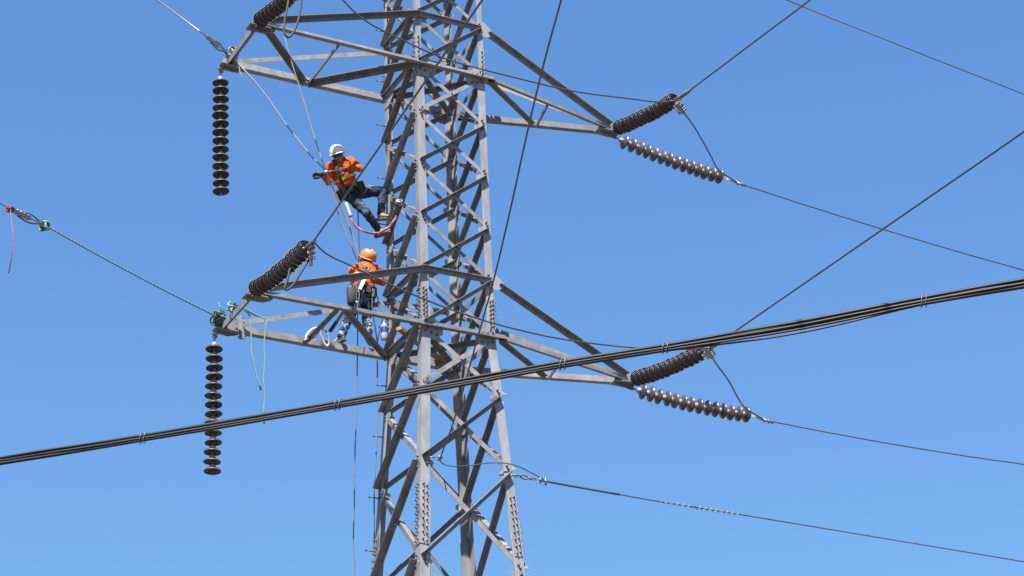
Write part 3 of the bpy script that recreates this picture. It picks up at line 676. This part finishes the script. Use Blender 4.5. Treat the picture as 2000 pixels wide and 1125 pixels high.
rope('hand_line', [atY(733,560,.5), atY(738,585,.48), atY(745,612,.45), atY(745,635,.5), atY(738,660,.6), atY(737,700,.72), atY(737,800,.75), atY(735,880,.75), atY(731,960,.78), atY(731,1060,.8), atY(729,1300,.8)], .011, ['rope_grey','rope_white'], 'grey line hanging close along the left tower leg', 'hand lines')

# ------------------------------------------------------------------ red lanyard, hooks, plank, bottle, pouch
yl = .36
ln = [(676,398),(681,412),(688,432),(700,446),(718,454),(738,455),(756,446),(770,430),(779,412),(785,398)]
yy = [.26,.20,.14,.08,.02,-.02,.0,.08,.16]
Lp = [atY(x,y,yy[i]) for i,(x,y) in enumerate(ln[:9])]+[atX(785,398,-.64)]
root = rope('safety_lanyard', Lp, .017, ['red','red_dull','red','pink'], 'red climbing lanyard slung from the upper worker to the lattice', pitch=.26)
mb = MB(); mb.tube(spline([atY(676,397,.26),atY(680,408,.20),atY(685,423,.155)],6), .026, 8); mb.build('rope_sleeve', 'rope_white', root)
knot(atX(782,394,-.64), .055, ['rope_white','white_paint'], 'white rope knot tied to the brace at the end of red lanyard', 31, 8, group='white rope knot')
# snap hooks below the lower worker
def snap_hook(c, d, s, label):
    root = empty('snap_hook', c); tag(root, label, 'hook', 'lanyard hooks'); mb = MB()
    pts = [c+d*(.14*math.cos(q))+s*(.050*math.sin(q)) for q in [2*math.pi*k/20 for k in range(17)]]
    mb.tube(spline(pts,3), .020, 8); mb.build('hook_body', 'white_paint', root)
    mb = MB(); mb.tube([pts[0]-s*.0, pts[-1]], .012, 6); mb.build('gate', 'fitting', root)
    mb = MB(); mb.tube([c+d*.13, c+d*.20], .022, 8); mb.build('swivel', 'fitting', root)
yh = .05
h1 = atY(610,652,.40); h2 = atY(635,658,.25)
dv = (atY(632,636,.3)-atY(606,660,.3)).normalized(); sv = dv.cross(ray(610,650)).normalized()
snap_hook(h1, -dv, sv, 'white snap hook clipped on the arm lattice, further left of two')
dv2 = (atY(668,600,.0)-atY(640,655,.2)).normalized(); sv2 = dv2.cross(ray(640,655)).normalized()
snap_hook(h2, (dv2+sv2*.9).normalized(), (sv2-dv2*.9).normalized(), 'white snap hook at the lower end of the grey strap')
mb = MB(); a_, b_ = atY(644,648,.2), atY(672,607,-.4); s = (b_-a_).cross(ray(655,625)).normalized()
mb.prism([(-.022,-.006),(.022,-.006),(.022,.006),(-.022,.006)], a_, b_, s, s.cross((b_-a_).normalized())); root = mb.build('hook_strap', 'rope_grey'); tag(root, 'flat grey strap running from arm lattice down to the hook', 'strap')
mb = MB(); a2, b2 = a_.lerp(b_,.02), a_.lerp(b_,.48); mb.prism([(-.028,-.009),(.028,-.009),(.028,.009),(-.028,.009)], a2, b2, s, s.cross((b_-a_).normalized())); mb.build('strap_cover', 'black', root)
# plank
zq = Z5+ZO+.06; a_, b_ = atZ(779,641,zq), atZ(864,705,zq); d = (b_-a_).normalized(); s = d.cross(UZ)
mb = MB(); mb.prism([(-.045,-.025),(.045,-.025),(.045,.025),(-.045,.025)], a_, b_, s, UZ); tag(mb.build('timber_plank', 'wood'), 'short sawn timber plank lying inside the tower at lower arm level', 'plank')
# bottle
bt = atY(751,664,.42); root = empty('water_bottle', bt); tag(root, 'clear water bottle with blue label hung beside left tower leg', 'bottle')
mb = MB(); mb.lathe([(.001,0),(.045,0),(.052,.012),(.052,.10),(.050,.105),(.052,.11),(.052,.22),(.045,.25),(.024,.285),(.022,.30)], bt, (0,0,1), 16); mb.build('bottle_body', 'plastic', root)
mb = MB(); mb.lathe([(.0535,.115),(.0535,.205)], bt, (0,0,1), 16); mb.build('bottle_label', 'blue_label', root)
mb = MB(); mb.lathe([(.026,.295),(.026,.33),(.001,.332)], bt, (0,0,1), 12); mb.build('bottle_cap', 'blue_label', root)

# ------------------------------------------------------------------ workers
def remesh(o, vox, smooth=3, tex=None, strength=0):
    m1 = o.modifiers.new('remesh', 'REMESH'); m1.mode = 'VOXEL'; m1.voxel_size = vox; m1.use_smooth_shade = True
    m2 = o.modifiers.new('smooth', 'SMOOTH'); m2.factor = .5; m2.iterations = smooth
    if tex:
        m3 = o.modifiers.new('folds', 'DISPLACE'); m3.texture = tex; m3.strength = strength; m3.mid_level = .5; m3.texture_coords = 'LOCAL'
    return o
folds = bpy.data.textures.new('cloth_folds', 'CLOUDS'); folds.noise_scale = .065; folds.noise_depth = 2
def frame(fwd, upv):
    f = V(fwd).normalized(); u = V(upv); u = (u-f*u.dot(f)).normalized(); return f, u, f.cross(u)   # forward, up, right
def head(c, fwd, upv, root, body, hat, brim_style, beard):
    f, u, r = frame(fwd, upv)
    body.ell(c, (r*.074, f*.092, u*.115)); body.ell(c-u*.055+f*.025, (r*.056, f*.062, u*.062))       # skull and jaw
    body.ell(c+f*.088-u*.018, (r*.014, f*.026, u*.026)); body.ell(c+f*.082+u*.022, (r*.05, f*.012, u*.010))  # nose, brow
    body.ell(c+f*.076-u*.066, (r*.024, f*.012, u*.010))                                           # mouth
    for s in (-1,1): body.ell(c+r*s*.076-u*.01, (r*.010, f*.018, u*.030))                          # ears
    h = empty('hard_hat', c+u*.05, root)
    mb = MB(); prof = [(.001,.140),(.045,.136),(.076,.121),(.100,.092),(.112,.055),(.117,.020),(.119,.0),(.115,.0),(.108,.055),(.09,.09),(.001,.125)]
    q = u*1.0-f*.06; cc = c+u*.058-f*.008
    b0 = len(mb.v); mb.lathe(prof, cc, q, 26)
    for i in range(len(mb.v)):
        dd = mb.v[i]-cc; mb.v[i] = cc+dd+f*(dd.dot(f)*.14)
    mb.build('shell', hat, h)
    mb = MB(); ring = []; n = 36; vs = []; fs = []
    for k in range(n):
        a = 2*math.pi*k/n; ca = math.cos(a); ex = .012+.034*max(0,ca)**1.5
        base = cc+f*(ca*.135)+r*(math.sin(a)*.118); out = cc+f*(ca*(.135+ex))+r*(math.sin(a)*(.118+.013))-u*(.010+.010*max(0,ca))
        vs += [base+u*.006, out+u*.004, out-u*.004, base-u*.006]
    for k in range(n):
        j = (k+1)%n
        for e in range(4): fs.append((k*4+e, k*4+(e+1)%4, j*4+(e+1)%4, j*4+e))
    mb.add(vs, fs, True); mb.build('brim', hat, h)
    mb = MB(); ridge = [cc+f*(.134*math.cos(a))+u*(.140*math.sin(a)) for a in [math.pi*k/16 for k in range(2,15)]]; mb.tube(ridge, .012, 6); mb.build('ridge', hat, h)
    if beard:
        mb = MB(); mb.ell(c-u*.095+f*.034, (r*.050, f*.058, u*.032)); mb.ell(c-u*.06-f*.005, (r*.074, f*.03, u*.045)); mb.build('beard', 'hair', root)
        mb = MB()
        for s in (-1,1): mb.ell(c+f*.086+r*s*.034+u*.012, (r*.028, f*.014, u*.018))
        mb.tube([c+f*.094-r*.02+u*.015, c+f*.094+r*.02+u*.015], .004, 6)
        for s in (-1,1): mb.tube([c+f*.080+r*s*.06+u*.015, c+r*s*.080+u*.015], .004, 6)
        mb.build('safety_glasses', 'glasses', root)
    mb = MB(); mb.ell(c-f*.025+u*.005, (r*.078, f*.075, u*.085)); mb.build('hair', 'hair', root)
def hand_shape(mb, wrist, d, n, curl, scale=1., thumb=1, spread=.15):
    """palm and five fingers: d along the hand, n out of the palm side"""
    d = V(d).normalized(); n = V(n); n = (n-d*n.dot(d)).normalized(); s = d.cross(n)*thumb
    S = scale; mb.ell(wrist+d*.055*S, (d*.058*S, s*.044*S, n*.020*S), 12, 8)
    for i, (off, L) in enumerate(((.030,.070),(.010,.080),(-.011,.075),(-.031,.058))):
        p = wrist+d*.095*S+s*off*S; a = 0; fd = (d+s*(off*spread*20)).normalized(); rr_ = .0105*S
        for j, fr in enumerate((.45,.32,.23)):
            a += curl*(.7 if j == 0 else 1); dir_ = (fd*math.cos(a)+n*math.sin(a)); q = p+dir_*L*fr*S; mb.cap(p, rr_, q, rr_*.92, 8); p = q; rr_ *= .93
    p = wrist+d*.03*S+s*.038*S; dirs = [(s*.75+d*.65+n*.2), (d*.85+s*.35+n*(.2+curl*.5)), (d*.95+s*.1+n*(.3+curl*.5))]
    for j, L in enumerate((.040,.032,.026)):
        q = p+dirs[j].normalized()*L*S; mb.cap(p, .0125*S, q, .011*S, 8); p = q
def boot(name, ankle, toe_dir, upv, mat, root):
    f, u, r = frame(toe_dir, upv); mb = MB()
    mb.cap(ankle+u*.03, .054, ankle-u*.02, .052); mb.ell(ankle-u*.045+f*.02, (f*.085, r*.045, u*.045)); mb.ell(ankle-u*.060+f*.115, (f*.085, r*.047, u*.036)); mb.cap(ankle-u*.03+f*.02, .045, ankle-u*.055+f*.11, .038)
    o = mb.build(name, mat, root); remesh(o, .011, 2)
    sl = MB(); pts = [(-.075,-.034),(-.085,0),(-.075,.034),(.02,.036),(.10,.046),(.17,.042),(.20,.0),(.17,-.042),(.10,-.046),(.02,-.036)]
    sl.plate(ankle-u*.098+f*.0, f, r, pts, .026); sl.build('sole', 'sole', o)
    lc = MB()
    for i in range(4): c = ankle+f*(.052+.022*i)+u*(.045-.03*i-.02); lc.tube([c-r*.030, c+u*.008, c+r*.030], .004, 5)
    lc.build('laces', 'rope_white', o)
    return o
def strap(mb, pts, wd, th, outs):
    """flat webbing along pts with outward direction per point"""
    pts = spline(pts, 6); n = len(pts); vs = []; fs = []
    for i, p in enumerate(pts):
        t = (pts[min(i+1,n-1)]-pts[max(i-1,0)]).normalized(); o = V(outs); o = (o-t*o.dot(t)).normalized(); s = t.cross(o)
        vs += [p-s*wd/2, p+s*wd/2, p+s*wd/2+o*th, p-s*wd/2+o*th]
    for i in range(n-1):
        for e in range(4): fs.append((i*4+e, i*4+(e+1)%4, i*4+4+(e+1)%4, i*4+4+e))
    fs += [(3,2,1,0), tuple((n-1)*4+e for e in range(4))]; mb.add(vs, fs)
toCam = (CAM-V((-1,.5,ZO-3))).normalized()

def band(root, name, mat, c, r, f, ax, a, b, wd, th=.006, n=40):
    """flat tape round the torso"""
    vs = []; fs = []; ax = V(ax).normalized()
    for k in range(n):
        q = 2*math.pi*k/n; wob = .006*math.sin(3*q+1)
        for da, h in ((0,-wd/2),(0,wd/2),(th,wd/2),(th,-wd/2)): vs.append(c+r*((a+da)*math.cos(q))+f*((b+da)*math.sin(q))+ax*(h+wob))
    for k in range(n):
        j = (k+1)%n
        for e in range(4): fs.append((k*4+e, k*4+(e+1)%4, j*4+(e+1)%4, j*4+e))
    mb = MB(); mb.add(vs, fs, False); return mb.build(name, mat, root)
# ---- upper worker: leaning back from the left leg, facing the camera
def worker_upper():
    Y = .42
    neck, chest, waist, pel = atY(664,321,Y-.02), atY(668,338,Y-.02), atY(679,362,Y+.02), atY(688,378,Y+.06)
    hd = atY(661,307,Y-.08)
    sR, sL = atY(646,325,Y-.02), atY(684,314,Y+.04)
    eR, wR = atY(642,356,Y+.02), atY(630,343,Y-.16)
    eL, wL = atY(702,329,Y-.10), atY(676,330,Y-.26)
    hL, kL, aL = atY(699,377,Y+.10), atY(747,374,Y+.10), atY(744,417,Y+.02)
    hR, kR, aR = atY(688,386,Y+.04), atY(716,416,Y-.14), atY(741,450,Y+.0)
    root = empty('person', aR+V((0,0,-.1))); tag(root, 'worker in white helmet and orange shirt leaning back from the left leg', 'person')
    tdn = (neck-pel).normalized(); fwd = (toCam*.9+V((-.25,-.35,-.1))).normalized(); f, u, r = frame(fwd, tdn)
    body = MB(); head(hd, (toCam*.95+V((-.30,-.05,-.05))), (tdn*.55+UZ*.55+V((-.05,0,0))), root, body, 'hat_white', 0, True)
    body.cap(neck-tdn*.02, .055, hd-tdn*.04, .05); body.ell(chest, (r*.14, f*.09, tdn*.17)); body.ell(waist, (r*.12, f*.085, tdn*.14)); body.ell(pel, (r*.13, f*.09, tdn*.12))
    for a, b, c in ((sR,eR,wR),(sL,eL,wL)): body.cap(neck, .06, a, .055); body.cap(a, .045, b, .036); body.cap(b, .036, c, .026)
    for a, b, c in ((hR,kR,aR),(hL,kL,aL)): body.cap(pel, .08, a, .075); body.cap(a, .072, b, .048); body.cap(b, .048, c, .034)
    gR, gL = MB(), MB(); dR = (atY(606,341,Y-.22)-wR); dL = (atY(655,333,Y-.30)-wL)
    hand_shape(body, wR, dR, UZ*.6-toCam*.5, .12, .9, 1); hand_shape(body, wL, dL, -toCam+V((0,0,-.3)), .75, .9, 1)
    remesh(body.build('body', 'skin', root), .0085, 1)
    sh = MB(); sh.ell(chest+tdn*.02, (r*.185, f*.115, tdn*.20)); sh.ell(chest-tdn*.06, (r*.175, f*.118, tdn*.18)); sh.ell(waist, (r*.165, f*.115, tdn*.15)); sh.cap(neck-tdn*.02, .075, neck+tdn*.015, .062)
    for a, b, c in ((sR,eR,wR),(sL,eL,wL)): sh.cap(neck-tdn*.035, .070, a, .075); sh.cap(a, .073, b, .055); sh.cap(b, .055, c, .040)
    remesh(sh.build('shirt', 'orange', root), .011, 3, folds, .034)
    tr = MB(); tr.ell(pel, (r*.170, f*.125, tdn*.13)); tr.ell(waist-tdn*.07, (r*.165, f*.118, tdn*.09))
    for a, b, c in ((hR,kR,aR),(hL,kL,aL)): tr.cap(pel-tdn*.03, .105, a, .10); tr.cap(a, .098, b, .070); tr.cap(b, .070, c, .060)
    remesh(tr.build('trousers', 'jeans', root), .012, 3, folds, .036)
    hand_shape(gR, wR, dR, UZ*.6-toCam*.5, .12, 1.06, 1); gR.cap(wR-dR.normalized()*.03, .036, wR+dR.normalized()*.03, .036)
    o = remesh(gR.build('glove', 'glove', root), .006, 1); q = MB(); q.cap(wR+dR.normalized()*.05-UZ*.02, .012, wR+dR.normalized()*.14-UZ*.022, .010); q.build('trim', 'glove_grey', o)
    hand_shape(gL, wL, dL, -toCam+V((0,0,-.3)), .75, 1.06, 1); gL.cap(wL-dL.normalized()*.04, .037, wL+dL.normalized()*.03, .037)
    remesh(gL.build('glove', 'glove', root), .006, 1)
    boot('boot', aL-V((0,0,.0)), V((.30,-.95,-.30)), UZ, 'boot', root); boot('boot', aR, V((.55,-.75,.05)), UZ+V((.25,0,0)), 'boot', root)
    # harness
    hs = empty('harness', chest, root); mb = MB()
    for s, sh_ in ((-1,sR),(1,sL)):
        a = neck.lerp(sh_,.55)+tdn*.03; fr = f*.128
        strap(mb, [a+tdn*.03-f*.06, a+tdn*.045+f*.04, chest.lerp(sh_,.35)+fr+tdn*.02, waist+r*s*(-.075)*(-1)*(-1)+fr if False else waist.lerp(chest,.4)+(sh_-neck)*.42+fr, pel+(sh_-neck)*.42+fr*.95+tdn*.06], .045, .006, f)
    strap(mb, [waist+(sR-neck)*.95+f*.03+tdn*.03, waist+f*.135+tdn*.03, waist+(sL-neck)*.95+f*.03+tdn*.03], .04, .006, f) if False else None
    mb.build('webbing', 'black', hs)
    band(root, 'chest_band', 'lime', chest-tdn*.10, r, f, tdn+r*.15, .184, .128, .042)
    bl = MB(); c = pel+tdn*.10
    bl.tube([c+r*(.182*math.cos(q))+f*(.135*math.sin(q)) for q in [2*math.pi*k/24 for k in range(24)]], .030, 6, closed=True); b = bl.build('tool_belt', 'black', root)
    for k, (a, L) in enumerate(((.2,.16),(.9,.10),(1.7,.09),(2.4,.17),(2.9,.13))):
        p = c+r*(.20*math.cos(a))+f*(.155*math.sin(a)); q = MB(); q.prism([(-.035,-.02),(.035,-.02),(.03,.03),(-.03,.03)], p+tdn*.02, p-tdn*L, (r*(-math.sin(a))+f*math.cos(a)).normalized(), (r*math.cos(a)+f*math.sin(a)).normalized()); q.build('tool_pouch', 'pouch' if k % 2 else 'black', b)
    for k in range(5):
        a = .3+.5*k; p = c+r*(.205*math.cos(a))+f*(.16*math.sin(a)); q = MB(); q.tube([p+V((.02*math.cos(x),0,.03*math.sin(x)-.03)) for x in [2*math.pi*i/12 for i in range(12)]], .007, 5, closed=True); q.build('karabiner', 'fitting', b)
    q = MB(); mids = hL.lerp(kL,.5)+UZ*.055+toCam*.10
    q.tube(spline([c+f*.15+r*(-.1), mids+V((-.12,0,.03)), mids+V((.02,0,.05)), kL+UZ*.075, kL+V((.03,0,.04)), mids+V((.0,0,.01)), c+f*.12+r*-.15],6), .011, 6); q.build('coiled_line', 'glove_grey', b)
    # ratchet held in the hands
    t0, t1 = atY(628,337,Y-.26), atY(662,332,Y-.36); rt_ = empty('ratchet_wrench', t0); tag(rt_, 'silver hand tool held by the worker in white helmet', 'tool')
    q = MB(); q.tube([t0, t1], .008, 8); q.build('handle', 'fitting', rt_); q = MB(); d = (t1-t0).normalized(); q.ell(t0+d*.07, (d*.04, d.cross(UZ).normalized()*.016, UZ*.030), 12, 8); q.build('head', 'fitting', rt_)
worker_upper()

# ---- lower worker: back to the camera, standing on the far bottom chord
def worker_lower():
    Y = .60
    neck, chest, waist, pel = atY(714,521,Y-.02), atY(712,536,Y-.06), atY(711,558,Y-.06), atY(708,577,Y-.05)
    hd = atY(715,510,Y+.01)
    sL, sR = atY(690,528,Y-.03), atY(736,527,Y+.03)          # viewer's left / right
    eL, wL = atY(693,560,Y+.10), atY(712,548,Y+.30)
    eR, wR = atY(747,552,Y+.06), atY(722,545,Y+.28)
    hL, kL, aL = atY(698,586,Y-.03), atY(679,624,Y+.02), atY(667,655,Y+.0)
    hR, kR, aR = atY(719,586,Y-.02), atY(716,622,Y+.0), atY(720,648,Y-.05)
    root = empty('person', aL+V((0,0,-.1))); tag(root, 'worker in orange helmet standing on lower left arm, back to camera', 'person')
    tdn = (neck-pel).normalized(); fwd = (V((.25,1,0))).normalized(); f, u, r = frame(fwd, tdn); bk = -f
    body = MB(); head(hd, V((-.62,.55,.55)), V((.12,-.66,.72)), root, body, 'hat_orange', 0, False)
    body.cap(neck-tdn*.02, .055, hd-tdn*.04, .05); body.ell(chest, (r*.14, f*.09, tdn*.17)); body.ell(waist, (r*.12, f*.085, tdn*.14)); body.ell(pel, (r*.13, f*.09, tdn*.12))
    for a, b, c in ((sR,eR,wR),(sL,eL,wL)): body.cap(neck, .06, a, .055); body.cap(a, .045, b, .036); body.cap(b, .036, c, .026)
    for a, b, c in ((hR,kR,aR),(hL,kL,aL)): body.cap(pel, .08, a, .075); body.cap(a, .072, b, .048); body.cap(b, .048, c, .034)
    hand_shape(body, wL, V((.3,.6,.3)), V((.5,0,-.5)), .6, .9, 1); hand_shape(body, wR, V((-.3,.6,.3)), V((-.5,0,-.5)), .6, .9, -1)
    remesh(body.build('body', 'skin', root), .0085, 1)
    for wv, dv_, nv, th in ((wL, V((.3,.6,.3)), V((.5,0,-.5)), 1), (wR, V((-.3,.6,.3)), V((-.5,0,-.5)), -1)):
        g = MB(); hand_shape(g, wv, dv_, nv, .6, 1.06, th); g.cap(wv-dv_.normalized()*.04, .037, wv, .037); remesh(g.build('glove', 'glove', root), .006, 1)
    sh = MB(); sh.ell(chest+tdn*.03, (r*.195, f*.12, tdn*.19)); sh.ell(chest-tdn*.07, (r*.175, f*.122, tdn*.18)); sh.ell(waist, (r*.165, f*.118, tdn*.15)); sh.cap(neck-tdn*.02, .075, neck+tdn*.01, .062)
    for a, b, c in ((sR,eR,wR),(sL,eL,wL)): sh.cap(neck-tdn*.03, .072, a, .075); sh.cap(a, .074, b, .057); sh.cap(b, .056, c, .041)
    remesh(sh.build('shirt', 'orange', root), .011, 3, folds, .036)
    tr = MB(); tr.ell(pel, (r*.172, f*.130, tdn*.13)); tr.ell(waist-tdn*.08, (r*.165, f*.120, tdn*.09))
    for a, b, c in ((hR,kR,aR),(hL,kL,aL)): tr.cap(pel-tdn*.03, .105, a, .102); tr.cap(a, .10, b, .076); tr.cap(b, .076, c, .066)
    remesh(tr.build('trousers', 'jeans_faded', root), .012, 3, folds, .042)
    boot('boot', aL, V((-.25,.9,0)), UZ, 'boot_pale', root); boot('boot', aR, V((.75,.25,-.75)), V((.4,.0,1)), 'boot_pale', root)
    mb = MB(); c = neck+tdn*.035; mb.tube([c+r*(.070*math.cos(q))+f*(.068*math.sin(q)) for q in [2*math.pi*k/20 for k in range(20)]], .026, 7, closed=True); mb.ell(hd-tdn*.085-f*.03, (r*.078,f*.08,tdn*.075)); mb.build('neck_scarf', 'bandana', root)
    hs = empty('harness', chest, root); mb = MB(); bb = bk*.128
    X = chest+bk*.13+tdn*.03
    for sh_, other in ((sL,sR),(sR,sL)):
        a = neck.lerp(sh_,.5)
        strap(mb, [a+tdn*.05+f*.03, a+tdn*.045+bk*.07, X, waist.lerp(chest,.35)+(other-neck)*.45+bb, pel+(other-neck)*.6+bk*.13+tdn*.06], .045, .007, bk)
    mb.build('webbing', 'black', hs)
    mb = MB(); q = X+bk*.014; mb.tube([q+r*(.035*math.cos(a))+tdn*(.035*math.sin(a)) for a in [2*math.pi*k/14 for k in range(14)]], .007, 6, closed=True); mb.build('dorsal_ring', 'fitting', hs)
    mb = MB(); mb.tube([X+r*-.06+tdn*.05+bk*.012, X+tdn*.085+bk*.012, X+r*.06+tdn*.05+bk*.012], .005, 5); mb.build('yellow_stitching', 'lime', hs)
    band(root, 'back_band', 'lime', chest-tdn*.055, r, f, tdn, .190, .131, .034)
    mb = MB(); strap(mb, [atY(713,542,Y-.24), atY(708,553,Y-.25), atY(702,566,Y-.23)], .055, .03, bk); mb.build('shock_pack', 'white_paint', hs)
    bl = MB(); c = pel+tdn*.10
    bl.tube([c+r*(.182*math.cos(q))+f*(.138*math.sin(q)) for q in [2*math.pi*k/24 for k in range(24)]], .032, 6, closed=True); b = bl.build('tool_belt', 'black', root)
    for k in range(6):
        a = math.pi+.35+.45*k; p = c+r*(.205*math.cos(a))+f*(.165*math.sin(a)); q = MB(); q.tube([p+r*(.02*math.cos(x))+tdn*(.035*math.sin(x)-.035) for x in [2*math.pi*i/12 for i in range(12)]], .007, 5, closed=True); q.build('karabiner', 'fitting', b)
    for k, (a, L) in enumerate(((4.3,.15),(5.0,.12),(5.6,.16))):
        p = c+r*(.20*math.cos(a))+f*(.16*math.sin(a)); q = MB(); q.prism([(-.04,-.02),(.04,-.02),(.032,.03),(-.032,.03)], p+tdn*.02, p-tdn*L, (r*(-math.sin(a))+f*math.cos(a)).normalized(), (r*math.cos(a)+f*math.sin(a)).normalized()); q.build('tool_pouch', 'black', b)
    # canvas bucket at the hip
    p0, p1 = atY(686,564,Y-.22), atY(686,594,Y-.22); pb = empty('tool_bucket', p1); tag(pb, 'dark grey canvas tool bucket at the hip of lower worker', 'bucket')
    q = MB(); d = (p0-p1).normalized(); q.lathe([(.001,0),(.055,0),(.062,.01),(.076,(p0-p1).length),(.070,(p0-p1).length),(.055,.03),(.001,.03)], p1, d, 18); q.build('bucket_body', 'pouch', pb)
    q = MB(); q.tube(spline([p0+r*.09, p0+r*.06+d*.06, p0-r*.0+d*.09, p0-r*.06+d*.06, p0-r*.09],5), .007, 6); q.build('bucket_handle', 'rope_grey', pb)
    q = MB(); q.tube(spline([p0+r*.10+bk*.03, p0+r*.115-d*.1+bk*.05, p0+r*.09-d*.28+bk*.06, p0+r*.08-d*.36+bk*.06],6), .007, 6); q.build('bucket_cord', 'rope_grey', pb)
    # coloured karabiner and cord at his right side
    q0 = atY(733,612,Y-.12); kr = empty('karabiner', q0); tag(kr, 'orange karabiner hanging beside the right knee of lower worker', 'karabiner')
    q = MB(); q.tube([q0+V((.03*math.cos(x),0,.055*math.sin(x))) for x in [2*math.pi*i/14 for i in range(14)]], .010, 6, closed=True); q.build('karabiner_body', 'hat_orange', kr)
    rope('hand_line', [atY(727,578,Y-.2), atY(727,595,Y-.18), atY(728,610,Y-.15), atY(731,630,Y-.1), atY(735,655,Y-.02), atY(737,672,Y+.05)], .009, ['rope_grey','rope_white'], 'short grey cord from belt of lower worker past his knee', 'hand lines')
worker_lower()
